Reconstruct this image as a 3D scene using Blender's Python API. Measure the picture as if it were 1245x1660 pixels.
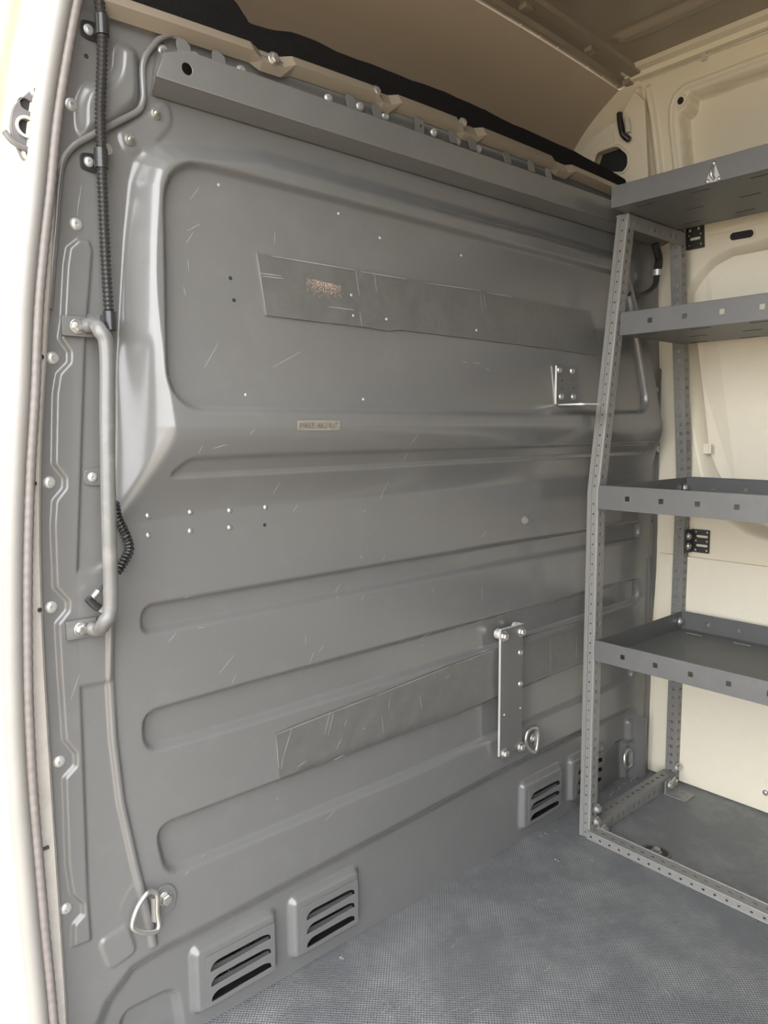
import bpy, bmesh, math, random
import numpy as np
from mathutils import Matrix, Vector

random.seed(7)
for o in list(bpy.data.objects):
    bpy.data.objects.remove(o)
scene = bpy.context.scene
COL = scene.collection

# ------------------------------------------------------------------ camera
cam_data = bpy.data.cameras.new('camera')
cam_data.sensor_fit = 'VERTICAL'
cam_data.sensor_height = 36.0
cam_data.lens = 26.0554
cam_data.clip_start = 0.02
cam = bpy.data.objects.new('camera', cam_data)
COL.objects.link(cam)
_R = Matrix([[0.751534, 0.078506, -0.655006], [-0.659662, 0.07962, -0.747333], [-0.006519, 0.993729, 0.111625]]).to_4x4()
cam.matrix_world = Matrix.Translation([-0.315, -1.10565, 1.05]) @ _R
scene.camera = cam

# ------------------------------------------------------------------ world, sun, exposure
world = bpy.data.worlds.new('sky')
scene.world = world
world.use_nodes = True
bg = world.node_tree.nodes['Background']
bg.inputs['Color'].default_value = (0.96, 0.975, 1.0, 1)
bg.inputs['Strength'].default_value = 7.8
sun_d = bpy.data.lights.new('sun', 'SUN')
sun_d.energy = 5.5
sun_d.color = (1.0, 0.90, 0.74)
sun_d.angle = 0.02
sun = bpy.data.objects.new('sun', sun_d)
COL.objects.link(sun)
sun.rotation_euler = Vector((-0.12, -0.55, -0.83)).to_track_quat('-Z', 'Y').to_euler()
vs = scene.view_settings
vs.view_transform = 'Standard'
vs.look = 'None'
vs.gamma = 1.0
vs.use_curve_mapping = False
vs.exposure = 0.0

# ------------------------------------------------------------------ materials
def nodes_of(m):
    return m.node_tree.nodes, m.node_tree.links

def mat(name, col, rough=0.5, metal=0.0, var=0.06, scale=40.0, bump=0.0, bscale=200.0, spec=0.5, coat=0.0, dirt=None, dirt_amt=0.0, dirt_scale=8.0):
    m = bpy.data.materials.new(name)
    m.use_nodes = True
    n, l = nodes_of(m)
    b = n['Principled BSDF']
    b.inputs['Roughness'].default_value = rough
    b.inputs['Metallic'].default_value = metal
    b.inputs['Specular IOR Level'].default_value = spec
    b.inputs['Coat Weight'].default_value = coat
    b.inputs['Coat Roughness'].default_value = 0.12
    tc = n.new('ShaderNodeTexCoord')
    no = n.new('ShaderNodeTexNoise')
    no.inputs['Scale'].default_value = scale
    no.inputs['Detail'].default_value = 5
    l.new(tc.outputs['Object'], no.inputs['Vector'])
    mx = n.new('ShaderNodeMix'); mx.data_type = 'RGBA'
    mx.inputs[6].default_value = tuple(c * (1 - var) for c in col) + (1,)
    mx.inputs[7].default_value = tuple(min(1, c * (1 + var)) for c in col) + (1,)
    l.new(no.outputs['Fac'], mx.inputs[0])
    out = mx.outputs[2]
    if dirt:
        n2 = n.new('ShaderNodeTexNoise')
        n2.inputs['Scale'].default_value = dirt_scale
        n2.inputs['Detail'].default_value = 8
        n2.inputs['Roughness'].default_value = 0.65
        l.new(tc.outputs['Object'], n2.inputs['Vector'])
        rp = n.new('ShaderNodeMapRange')
        rp.inputs['From Min'].default_value = 0.52
        rp.inputs['From Max'].default_value = 0.78
        rp.inputs['To Max'].default_value = dirt_amt
        l.new(n2.outputs['Fac'], rp.inputs['Value'])
        m2 = n.new('ShaderNodeMix'); m2.data_type = 'RGBA'
        l.new(rp.outputs['Result'], m2.inputs[0])
        l.new(out, m2.inputs[6])
        m2.inputs[7].default_value = tuple(dirt) + (1,)
        out = m2.outputs[2]
    l.new(out, b.inputs['Base Color'])
    if bump:
        n3 = n.new('ShaderNodeTexNoise')
        n3.inputs['Scale'].default_value = bscale
        n3.inputs['Detail'].default_value = 3
        l.new(tc.outputs['Object'], n3.inputs['Vector'])
        bp = n.new('ShaderNodeBump')
        bp.inputs['Strength'].default_value = bump
        bp.inputs['Distance'].default_value = 0.002
        l.new(n3.outputs['Fac'], bp.inputs['Height'])
        l.new(bp.outputs['Normal'], b.inputs['Normal'])
    return m

MT = {}
MT['grey'] = mat('bulkhead_grey_paint', (0.146, 0.145, 0.142), 0.22, var=0.03, scale=6, bump=0.03, bscale=420, spec=0.5, coat=0.35, dirt=(0.24, 0.24, 0.235), dirt_amt=0.15, dirt_scale=14)
MT['cream'] = mat('cream_body_paint', (0.74, 0.68, 0.54), 0.38, var=0.03, scale=5, bump=0.03, bscale=300)
MT['board'] = mat('cream_lining_board', (0.78, 0.72, 0.58), 0.55, var=0.03, scale=30, bump=0.25, bscale=260)
MT['roof'] = mat('roof_shaded_cream', (0.27, 0.23, 0.175), 0.22, var=0.04, scale=8, bump=0.03, bscale=300)  # body cream darkened: the roof's shade is put into the colour
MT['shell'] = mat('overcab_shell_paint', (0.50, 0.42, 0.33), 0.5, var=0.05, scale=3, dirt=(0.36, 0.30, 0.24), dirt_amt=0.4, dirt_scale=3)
MT['handle'] = mat('grab_handle_grey', (0.14, 0.14, 0.135), 0.3, var=0.1, scale=50, dirt=(0.3, 0.28, 0.25), dirt_amt=0.4, dirt_scale=25)
MT['steel'] = mat('dull_striker_steel', (0.15, 0.145, 0.145), 0.45, 0.1, var=0.1, scale=60)
MT['shelf'] = mat('shelf_powder_coat', (0.115, 0.115, 0.113), 0.42, var=0.06, scale=60, bump=0.12, bscale=900, dirt=(0.2, 0.19, 0.18), dirt_amt=0.25, dirt_scale=10)
MT['post'] = mat('slotted_angle_grey', (0.20, 0.195, 0.185), 0.34, var=0.06, scale=60, bump=0.08, bscale=700)
MT['black'] = mat('black_plastic', (0.028, 0.028, 0.029), 0.26, var=0.1)
MT['blackmetal'] = mat('black_metal', (0.03, 0.03, 0.03), 0.38, var=0.1)
MT['zinc'] = mat('zinc_plated_steel', (0.55, 0.545, 0.52), 0.30, 0.85, var=0.08, scale=120, bump=0.1, bscale=300)
MT['alu'] = mat('bare_steel_edge', (0.80, 0.78, 0.73), 0.35, 0.6, var=0.06, scale=150)
MT['rivet'] = mat('rivet_white_metal', (0.50, 0.50, 0.485), 0.34, 0.45, var=0.06, scale=200)
MT['vinyl'] = mat('dark_adhesive_vinyl', (0.118, 0.116, 0.110), 0.36, var=0.14, scale=30, bump=0.5, bscale=70, dirt=(0.17, 0.165, 0.15), dirt_amt=0.35, dirt_scale=20)
MT['felt'] = mat('black_felt', (0.016, 0.015, 0.015), 0.95, var=0.4, scale=300, bump=1.0, bscale=500, spec=0.1)
MT['rubber'] = mat('grey_rubber_seal', (0.24, 0.23, 0.215), 0.5, var=0.12, scale=14, bump=0.1, bscale=200)
MT['rubber_dark'] = mat('dark_rubber_lip', (0.20, 0.18, 0.17), 0.45, var=0.15, scale=25, bump=0.3, bscale=120)
MT['jamb'] = mat('jamb_flange_paint', (0.50, 0.47, 0.43), 0.5, var=0.1, scale=90, bump=0.4, bscale=180, dirt=(0.3, 0.27, 0.24), dirt_amt=0.4, dirt_scale=30)
MT['dark'] = mat('unlit_void_shade', (0.02, 0.02, 0.022), 0.8)  # near-black: shade inside holes, vents and cab put into the colour
MT['scratch'] = mat('scratched_paint', (0.33, 0.33, 0.32), 0.5)
MT['worn'] = mat('worn_label_paper', (0.20, 0.185, 0.15), 0.55, var=0.4, scale=160, dirt=(0.55, 0.46, 0.20), dirt_amt=0.75, dirt_scale=60)
MT['faded_ink'] = mat('faded_label_ink', (0.10, 0.095, 0.085), 0.6, var=0.5, scale=250)
MT['highlight_edge'] = mat('post_edge_highlight', (0.42, 0.41, 0.38), 0.3, 0.4, var=0.15, scale=120)  # lighter tone: metal highlight on the post edges put into the colour
MT['edge_dark'] = mat('dark_sealant', (0.05, 0.05, 0.05), 0.6)
MT['ground'] = mat('pale_concrete', (0.29, 0.238, 0.172), 0.9, var=0.12, scale=3)
MT['rust'] = mat('tan_scuff', (0.50, 0.38, 0.29), 0.8, var=0.3, scale=200)

def floor_material():
    m = mat('grey_dimpled_floor_mat', (0.135, 0.14, 0.145), 0.42, var=0.08, scale=20, dirt=(0.28, 0.28, 0.27), dirt_amt=0.22, dirt_scale=9)
    n, l = nodes_of(m)
    b = n['Principled BSDF']
    tc = n.new('ShaderNodeTexCoord')
    mp = n.new('ShaderNodeMapping')
    mp.inputs['Rotation'].default_value = (0, 0, math.radians(45))
    mp.inputs['Scale'].default_value = (190, 190, 0.0)
    l.new(tc.outputs['Object'], mp.inputs['Vector'])
    vo = n.new('ShaderNodeTexVoronoi')
    vo.inputs['Scale'].default_value = 1.0
    vo.inputs['Randomness'].default_value = 0.0
    l.new(mp.outputs['Vector'], vo.inputs['Vector'])
    rp = n.new('ShaderNodeMapRange')
    rp.inputs['From Min'].default_value = 0.12
    rp.inputs['From Max'].default_value = 0.42
    rp.inputs['To Min'].default_value = 1.0
    rp.inputs['To Max'].default_value = 0.0
    l.new(vo.outputs['Distance'], rp.inputs['Value'])
    bp = n.new('ShaderNodeBump')
    bp.inputs['Strength'].default_value = 0.75
    bp.inputs['Distance'].default_value = 0.0018
    l.new(rp.outputs['Result'], bp.inputs['Height'])
    l.new(bp.outputs['Normal'], b.inputs['Normal'])
    # worn dimple tops: lighter specks where the mat is scuffed
    src = b.inputs['Base Color'].links[0].from_socket
    ns = n.new('ShaderNodeTexNoise')
    ns.inputs['Scale'].default_value = 5.0
    ns.inputs['Detail'].default_value = 9
    ns.inputs['Roughness'].default_value = 0.7
    l.new(tc.outputs['Object'], ns.inputs['Vector'])
    rs = n.new('ShaderNodeMapRange')
    rs.inputs['From Min'].default_value = 0.45
    rs.inputs['From Max'].default_value = 0.68
    l.new(ns.outputs['Fac'], rs.inputs['Value'])
    mu = n.new('ShaderNodeMath'); mu.operation = 'MULTIPLY'
    l.new(rs.outputs['Result'], mu.inputs[0])
    l.new(rp.outputs['Result'], mu.inputs[1])
    mx = n.new('ShaderNodeMix'); mx.data_type = 'RGBA'
    l.new(mu.outputs[0], mx.inputs[0])
    l.new(src, mx.inputs[6])
    mx.inputs[7].default_value = (0.45, 0.45, 0.44, 1)
    l.new(mx.outputs[2], b.inputs['Base Color'])
    return m
MT['floor'] = floor_material()

# ------------------------------------------------------------------ object helpers
def link(o, parent=None):
    COL.objects.link(o)
    if parent is not None:
        o.parent = parent
        o.matrix_parent_inverse = parent_world(parent).inverted()
    return o

def parent_world(p):
    m = p.matrix_basis.copy()
    if p.parent is not None:
        m = parent_world(p.parent) @ p.matrix_parent_inverse @ m
    return m

def mesh_obj(name, verts, faces, material, parent=None, smooth=False):
    me = bpy.data.meshes.new(name)
    me.from_pydata([tuple(v) for v in verts], [], faces)
    me.update()
    me.materials.append(MT[material] if isinstance(material, str) else material)
    if smooth:
        me.polygons.foreach_set('use_smooth', [True] * len(me.polygons))
    return link(bpy.data.objects.new(name, me), parent)

def obj_from_bm(name, bm, material, parent=None, smooth=False):
    bmesh.ops.recalc_face_normals(bm, faces=bm.faces)
    me = bpy.data.meshes.new(name)
    bm.to_mesh(me); bm.free()
    me.materials.append(MT[material])
    if smooth:
        me.polygons.foreach_set('use_smooth', [True] * len(me.polygons))
        me.set_sharp_from_angle(angle=math.radians(40))
    return link(bpy.data.objects.new(name, me), parent)

def share(name, me, parent, matrix):
    o = bpy.data.objects.new(name, me)
    o.matrix_world = matrix
    link(o, parent)
    return o

def thing(name, label, cat, loc, group=None):
    e = bpy.data.objects.new(name, None)
    e.empty_display_size = 0.05
    e.location = loc
    COL.objects.link(e)
    e['label'] = label; e['category'] = cat
    if group: e['group'] = group
    return e

def tag(o, label, cat, group=None):
    o['label'] = label; o['category'] = cat
    if group: o['group'] = group
    return o

def structure(o, label=None):
    o['kind'] = 'structure'
    if label: o['label'] = label
    return o

def bm_box(bm, lo, hi, mtx=None):
    vs_ = [bm.verts.new((x, y, z)) for x in (lo[0], hi[0]) for y in (lo[1], hi[1]) for z in (lo[2], hi[2])]
    if mtx is not None:
        for v in vs_: v.co = mtx @ v.co
    for f in ((0,1,3,2),(4,6,7,5),(0,4,5,1),(2,3,7,6),(0,2,6,4),(1,5,7,3)):
        bm.faces.new([vs_[i] for i in f])
    return vs_

def box(name, lo, hi, material, parent=None, bevel=0.0, mtx=None):
    bm = bmesh.new()
    bm_box(bm, lo, hi, mtx)
    if bevel:
        bmesh.ops.bevel(bm, geom=list(bm.edges), offset=bevel, segments=2, affect='EDGES', profile=0.6)
    return obj_from_bm(name, bm, material, parent, smooth=bool(bevel))

def frame_from(origin, u, v):
    """matrix with columns u, v, u x v at origin"""
    u = Vector(u).normalized(); v = Vector(v)
    v = (v - u * v.dot(u)).normalized()
    w = u.cross(v)
    return Matrix(((u.x, v.x, w.x, origin[0]), (u.y, v.y, w.y, origin[1]), (u.z, v.z, w.z, origin[2]), (0, 0, 0, 1)))

def frame_keep_v(origin, u, v):
    v = Vector(v).normalized(); u = Vector(u)
    u = u - v * u.dot(v)
    return frame_from(origin, u, v)

def perf_mesh(bm, w, h, t, holes, mtx):
    """a w x h plate of thickness t with rectangular holes (u0,u1,v0,v1)"""
    us = sorted(set([0, w] + [round(x, 5) for q in holes for x in q[:2]]))
    vs_ = sorted(set([0, h] + [round(x, 5) for q in holes for x in q[2:]]))
    nu, nv = len(us) - 1, len(vs_) - 1
    keep = [[True] * nv for _ in range(nu)]
    for (a, b, c, d) in holes:
        for i in range(nu):
            if us[i] >= a - 1e-6 and us[i + 1] <= b + 1e-6:
                for j in range(nv):
                    if vs_[j] >= c - 1e-6 and vs_[j + 1] <= d + 1e-6:
                        keep[i][j] = False
    cache = {}
    def V(i, j, k):
        key = (i, j, k)
        if key not in cache:
            cache[key] = bm.verts.new(mtx @ Vector((us[i], vs_[j], t * k)))
        return cache[key]
    for i in range(nu):
        for j in range(nv):
            if not keep[i][j]: continue
            bm.faces.new((V(i,j,1), V(i+1,j,1), V(i+1,j+1,1), V(i,j+1,1)))
            bm.faces.new((V(i,j,0), V(i,j+1,0), V(i+1,j+1,0), V(i+1,j,0)))
            if i == 0 or not keep[i-1][j]: bm.faces.new((V(i,j,0), V(i,j,1), V(i,j+1,1), V(i,j+1,0)))
            if i == nu-1 or not keep[i+1][j]: bm.faces.new((V(i+1,j,0), V(i+1,j+1,0), V(i+1,j+1,1), V(i+1,j,1)))
            if j == 0 or not keep[i][j-1]: bm.faces.new((V(i,j,0), V(i+1,j,0), V(i+1,j,1), V(i,j,1)))
            if j == nv-1 or not keep[i][j+1]: bm.faces.new((V(i,j+1,0), V(i,j+1,1), V(i+1,j+1,1), V(i+1,j+1,0)))

def perf(name, w, h, t, holes, mtx, material, parent=None):
    bm = bmesh.new()
    perf_mesh(bm, w, h, t, holes, mtx)
    return obj_from_bm(name, bm, material, parent)

def circle2(cx, cy, r, n=20, ry=None):
    ry = r if ry is None else ry
    return [(cx + r * math.cos(2 * math.pi * i / n), cy + ry * math.sin(2 * math.pi * i / n)) for i in range(n)]

def rrect2(x0, x1, y0, y1, r, n=5):
    out = []
    for cx, cy, a0 in ((x1 - r, y1 - r, 0), (x0 + r, y1 - r, 90), (x0 + r, y0 + r, 180), (x1 - r, y0 + r, 270)):
        for i in range(n + 1):
            a = math.radians(a0 + 90 * i / n)
            out.append((cx + r * math.cos(a), cy + r * math.sin(a)))
    return out

def plate2d(name, outline, holes, t, mtx, material, parent=None, bevel=0.0, smooth=False):
    """extruded flat plate with any outline and holes; local xy -> world by mtx, thickness along local z (0..t)"""
    cu = bpy.data.curves.new('tmp_plate', 'CURVE')
    cu.dimensions = '2D'; cu.fill_mode = 'BOTH'
    cu.extrude = t / 2 - bevel
    cu.bevel_depth = bevel
    cu.bevel_resolution = 1
    cu.offset = -bevel
    for poly in [outline] + list(holes):
        sp = cu.splines.new('POLY')
        sp.points.add(len(poly) - 1)
        for i, p in enumerate(poly): sp.points[i].co = (p[0], p[1], 0, 1)
        sp.use_cyclic_u = True
    co = bpy.data.objects.new('tmp_plate', cu)
    me = bpy.data.meshes.new_from_object(co)
    bpy.data.objects.remove(co); bpy.data.curves.remove(cu)
    me.name = name
    me.transform(mtx @ Matrix.Translation((0, 0, t / 2)))
    me.materials.clear(); me.materials.append(MT[material])
    if smooth:
        me.polygons.foreach_set('use_smooth', [True] * len(me.polygons))
        me.set_sharp_from_angle(angle=math.radians(40))
    return link(bpy.data.objects.new(name, me), parent)

def catmull(pts, n=10, closed=False):
    P = [Vector(p) for p in pts]
    out = []
    N = len(P)
    rng = N if closed else N - 1
    for i in range(rng):
        p0 = P[(i - 1) % N] if (closed or i > 0) else P[0] * 2 - P[1]
        p1 = P[i]; p2 = P[(i + 1) % N]
        p3 = P[(i + 2) % N] if (closed or i + 2 < N) else P[-1] * 2 - P[-2]
        for k in range(n):
            t = k / n
            out.append(0.5 * ((2 * p1) + (p2 - p0) * t + (2 * p0 - 5 * p1 + 4 * p2 - p3) * t * t + (3 * p1 - p0 - 3 * p2 + p3) * t ** 3))
    if not closed: out.append(P[-1].copy())
    return out

def resample(pts, step):
    P = [Vector(p) for p in pts]
    out = [P[0].copy()]; acc = 0.0
    for a, b in zip(P[:-1], P[1:]):
        d = (b - a).length
        if d < 1e-9: continue
        s = step - acc
        while s <= d:
            out.append(a + (b - a) * (s / d)); s += step
        acc = d - (s - step)
    if (out[-1] - P[-1]).length > step * 0.3: out.append(P[-1].copy())
    return out

def round_path(pts, r, n=6):
    """polyline with rounded corners"""
    P = [Vector(p) for p in pts]
    out = [P[0]]
    for i in range(1, len(P) - 1):
        a, b, c = P[i - 1], P[i], P[i + 1]
        d1 = (a - b); d2 = (c - b)
        k = min(r, d1.length * 0.49, d2.length * 0.49)
        s, e = b + d1.normalized() * k, b + d2.normalized() * k
        for j in range(n + 1):
            t = j / n
            out.append(s * (1 - t) ** 2 + b * 2 * t * (1 - t) + e * t * t)
    out.append(P[-1])
    return out

def sweep_bm(bm, path, prof, up=(0, 0, 1), closed=False, cap=True, radii=None):
    """sweep a closed 2-D profile [(a,b)] along path by parallel transport"""
    P = [Vector(p) for p in path]
    N = len(P)
    T = []
    for i in range(N):
        if closed: t = P[(i + 1) % N] - P[i - 1]
        else: t = P[min(i + 1, N - 1)] - P[max(i - 1, 0)]
        T.append(t.normalized())
    u = Vector(up)
    u = (u - T[0] * u.dot(T[0]))
    if u.length < 1e-4: u = T[0].orthogonal()
    u.normalize()
    rings = []
    for i in range(N):
        if i: 
            u = (u - T[i] * u.dot(T[i]))
            u.normalize()
        w = T[i].cross(u)
        s = radii[i] if radii else 1.0
        rings.append([bm.verts.new(P[i] + u * (a * s) + w * (b * s)) for a, b in prof])
    m = len(prof)
    for i in range(N if closed else N - 1):
        r0, r1 = rings[i], rings[(i + 1) % N]
        for k in range(m):
            bm.faces.new((r0[k], r0[(k + 1) % m], r1[(k + 1) % m], r1[k]))
    if cap and not closed:
        bm.faces.new(rings[0][::-1]); bm.faces.new(rings[-1])

def sweep(name, path, prof, material, parent=None, up=(0, 0, 1), closed=False, radii=None, smooth=True):
    bm = bmesh.new()
    sweep_bm(bm, path, prof, up, closed, True, radii)
    return obj_from_bm(name, bm, material, parent, smooth)

def tube(name, path, r, material, parent=None, n=12, closed=False, radii=None):
    return sweep(name, path, circle2(0, 0, r, n), material, parent, closed=closed, radii=radii)

def corrugated(name, path, r, material, parent=None, pitch=0.0052, depth=0.16, n=14):
    P = resample(path, pitch / 4)
    radii = [1.0 - depth * (0.5 + 0.5 * math.cos(2 * math.pi * i / 4)) for i in range(len(P))]
    return tube(name, P, r, material, parent, n, radii=radii)

def lathe_mesh(name, prof, material, n=16):
    """prof [(r, z)] about local z"""
    bm = bmesh.new()
    rings = []
    for r, z in prof:
        if r < 1e-6: rings.append([bm.verts.new((0, 0, z))])
        else: rings.append([bm.verts.new((r * math.cos(2 * math.pi * i / n), r * math.sin(2 * math.pi * i / n), z)) for i in range(n)])
    for a, b in zip(rings[:-1], rings[1:]):
        for i in range(n):
            j = (i + 1) % n
            if len(a) == 1 and len(b) == 1: continue
            if len(a) == 1: bm.faces.new((a[0], b[j], b[i]))
            elif len(b) == 1: bm.faces.new((a[i], a[j], b[0]))
            else: bm.faces.new((a[i], a[j], b[j], b[i]))
    bmesh.ops.recalc_face_normals(bm, faces=bm.faces)
    me = bpy.data.meshes.new(name)
    bm.to_mesh(me); bm.free()
    me.materials.append(MT[material])
    me.polygons.foreach_set('use_smooth', [True] * len(me.polygons))
    me.set_sharp_from_angle(angle=math.radians(35))
    return me

def bolt_mesh(name, material, rw, rh, hw=0.002, hh=0.006):
    """washer, hexagon head and a low dome, one mesh about local z"""
    bm = bmesh.new()
    def ring(r, z, n, ph=0.0): return [bm.verts.new((r * math.cos(2 * math.pi * i / n + ph), r * math.sin(2 * math.pi * i / n + ph), z)) for i in range(n)]
    def bridge(a, b):
        n = len(a)
        for i in range(n): bm.faces.new((a[i], a[(i + 1) % n], b[(i + 1) % n], b[i]))
    a = ring(rw, 0, 18); b = ring(rw, hw * 0.7, 18); c = ring(rw * 0.93, hw, 18)
    bridge(a, b); bridge(b, c); bm.faces.new(c)
    a = ring(rh, hw, 6, 0.3); b = ring(rh, hw + hh * 0.8, 6, 0.3); c = ring(rh * 0.82, hw + hh, 6, 0.3); d = ring(rh * 0.5, hw + hh * 1.05, 6, 0.3)
    bridge(a, b); bridge(b, c); bridge(c, d); bm.faces.new(d)
    bmesh.ops.recalc_face_normals(bm, faces=bm.faces)
    me = bpy.data.meshes.new(name)
    bm.to_mesh(me); bm.free()
    me.materials.append(MT[material])
    return me

RIVET = lathe_mesh('rivet', [(0.0, 0.0012), (0.0016, 0.0014), (0.0026, 0.0042), (0.0045, 0.0040), (0.0075, 0.0028), (0.0088, 0.0012), (0.0092, 0.0)], 'rivet')
RIVET_SMALL = lathe_mesh('rivet_small', [(0.0, 0.0006), (0.0011, 0.0008), (0.0015, 0.0026), (0.0027, 0.0022), (0.0042, 0.0010), (0.0046, 0.0)], 'zinc', 12)
SPECK = lathe_mesh('screw_tip', [(0.0, 0.0015), (0.002, 0.0012), (0.0028, 0.0)], 'rivet', 10)
HOLE_SHADE = lathe_mesh('hole', [(0.0, 0.0004), (0.0030, 0.0004), (0.0033, 0.0)], 'dark', 12)  # dark disc on the surface, a hole's shade put into its colour
BOLT = bolt_mesh('bolt', 'zinc', 0.0105, 0.0075)
BOLT_BIG = bolt_mesh('bolt_big', 'zinc', 0.0125, 0.0095, 0.0025, 0.008)
SCREW = lathe_mesh('screw', [(0.0, 0.0038), (0.003, 0.0045), (0.0058, 0.0036), (0.0076, 0.0015), (0.008, 0.0)], 'zinc', 14)

FACE_REAR = Matrix.Rotation(math.radians(90), 4, 'X')        # local z -> world -y
FACE_LEFT = Matrix.Rotation(math.radians(-90), 4, 'Y')       # local z -> world -x

# ------------------------------------------------------------------ height fields (pressed sheet metal)
def sst(a, b, x):
    t = np.clip((x - a) / (b - a), 0, 1)
    return t * t * (3 - 2 * t)

def sdf_poly(X, Z, poly):
    d = np.full(X.shape, 1e9); s = np.ones(X.shape)
    n = len(poly)
    for i in range(n):
        ax, az = poly[i]; bx, bz = poly[i - 1]
        ex, ez = bx - ax, bz - az
        wx_, wz_ = X - ax, Z - az
        t = np.clip((wx_ * ex + wz_ * ez) / (ex * ex + ez * ez + 1e-12), 0, 1)
        d = np.minimum(d, (wx_ - ex * t) ** 2 + (wz_ - ez * t) ** 2)
        c1 = Z >= az; c2 = Z < bz; c3 = ex * wz_ > ez * wx_
        flip = (c1 & c2 & c3) | (~c1 & ~c2 & ~c3)
        s = np.where(flip, -s, s)
    return s * np.sqrt(d)

def dist_line(X, Z, pts):
    d = np.full(X.shape, 1e9)
    for (ax, az), (bx, bz) in zip(pts[:-1], pts[1:]):
        ex, ez = bx - ax, bz - az
        t = np.clip(((X - ax) * ex + (Z - az) * ez) / (ex * ex + ez * ez + 1e-12), 0, 1)
        d = np.minimum(d, (X - ax - ex * t) ** 2 + (Z - az - ez * t) ** 2)
    return np.sqrt(d)

def rounded(poly, r, n=5):
    rs = r if isinstance(r, (list, tuple)) else [r] * len(poly)
    P = [Vector((p[0], p[1], 0)) for p in poly]
    out = []
    N = len(P)
    for i in range(N):
        a, b, c = P[i - 1], P[i], P[(i + 1) % N]
        d1, d2 = a - b, c - b
        k = min(rs[i], d1.length * 0.45, d2.length * 0.45)
        s, e = b + d1.normalized() * k, b + d2.normalized() * k
        for j in range(n + 1):
            t = j / n
            q = s * (1 - t) ** 2 + b * 2 * t * (1 - t) + e * t * t
            out.append((q.x, q.y))
    return out

def inside(X, Z, poly, ramp):
    """1 inside, 0 outside, sloped over ramp centred on the outline"""
    pad = ramp * 2
    xs = [p[0] for p in poly]; zs = [p[1] for p in poly]
    m = (X > min(xs) - pad) & (X < max(xs) + pad) & (Z > min(zs) - pad) & (Z < max(zs) + pad)
    out = np.zeros(X.shape)
    if m.any():
        out[m] = 1 - sst(-ramp / 2, ramp / 2, sdf_poly(X[m], Z[m], poly))
    return out

def ridge(X, Z, pts, half):
    pad = half * 2
    xs = [p[0] for p in pts]; zs = [p[1] for p in pts]
    m = (X > min(xs) - pad) & (X < max(xs) + pad) & (Z > min(zs) - pad) & (Z < max(zs) + pad)
    out = np.zeros(X.shape)
    if m.any():
        out[m] = 1 - sst(half * 0.25, half, dist_line(X[m], Z[m], pts))
    return out

def grid_mesh(name, co, keep, material, parent=None):
    """co (n,m,3); keep (n-1,m-1) bool"""
    n, m = co.shape[:2]
    idx = np.arange(n * m).reshape(n, m)
    q = np.stack([idx[:-1, :-1], idx[1:, :-1], idx[1:, 1:], idx[:-1, 1:]], -1)[keep]
    used = np.zeros(n * m, bool); used[q.ravel()] = True
    remap = np.cumsum(used) - 1
    q = remap[q].astype(np.int32)
    v = co.reshape(-1, 3)[used].astype(np.float32)
    me = bpy.data.meshes.new(name)
    me.vertices.add(len(v)); me.vertices.foreach_set('co', v.ravel())
    me.loops.add(q.size); me.loops.foreach_set('vertex_index', q.ravel())
    me.polygons.add(len(q))
    me.polygons.foreach_set('loop_start', np.arange(0, q.size, 4, dtype=np.int32))
    me.polygons.foreach_set('loop_total', np.full(len(q), 4, np.int32))
    me.polygons.foreach_set('use_smooth', np.ones(len(q), bool))
    me.update(calc_edges=True)
    me.validate()
    me.materials.append(MT[material])
    return link(bpy.data.objects.new(name, me), parent)

# ================================================================== THE SETTING
# ------------------------------------------------------------------ ground outside, floor
structure(box('ground', (-60, -60, -0.75), (60, 60, -0.65), 'ground'), 'pale concrete ground outside the van')
floor = structure(box('floor', (-0.02, -3.3, -0.03), (1.80, 0.03, 0.0), 'floor'), 'grey dimpled rubber floor mat with scuff marks')

# ------------------------------------------------------------------ bulkhead
XL_PTS = [(0.106,1.696),(0.093,1.643),(0.074,1.557),(0.058,1.472),(0.053,1.41),(0.044,1.305),(0.028,1.169),(0.009,0.98),(0.001,0.785),(0,0.563),(0.002,0.209),(0,0.045)]
def x_left(z):
    zs = np.array([p[1] for p in XL_PTS][::-1]); xs = np.array([p[0] for p in XL_PTS][::-1])
    return np.interp(z, zs, xs)

WINDOW = rounded([(0.199,1.454),(0.702,1.45),(1.473,1.441),(1.566,1.091),(0.995,1.08),(0.337,1.08),(0.179,1.081)], [0.075, 0.01, 0.06, 0.06, 0.01, 0.01, 0.12], 8)
BULGE_OUT = rounded([(0.103,0.767),(0.116,0.993),(0.12,1.048),(0.125,1.139),(0.134,1.23),(0.145,1.338),(0.165,1.48),(0.377,1.516),(0.784,1.513),(1.042,1.513),(1.488,1.51),(1.7,1.054),(1.691,0.875),(1.716,0.485)], [0.01,0.01,0.01,0.01,0.01,0.01,0.09,0.01,0.01,0.01,0.06,0.05,0.02,0.01], 4)
NARROW = rounded([(0.217,1.005),(0.356,1.007),(1.04,1.006),(1.62,1.006),(1.622,0.978),(1.04,0.979),(0.355,0.978),(0.189,0.979)], 0.012, 4)
BEAD1 = rounded([(0.151,0.774),(0.355,0.776),(1.056,0.78),(1.635,0.777),(1.638,0.732),(1.057,0.734),(0.354,0.732),(0.147,0.732)], 0.022, 4)
BEAD2 = rounded([(0.144,0.602),(0.35,0.606),(1.06,0.61),(1.642,0.612),(1.646,0.547),(1.011,0.537),(0.348,0.535),(0.146,0.538)], 0.026, 4)
BEAD3 = rounded([(0.157,0.406),(0.344,0.406),(0.995,0.409),(1.357,0.417),(1.603,0.413),(1.629,0.314),(1.361,0.317),(1.015,0.315),(0.774,0.312),(0.342,0.314),(0.173,0.316)], 0.03, 4)
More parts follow.
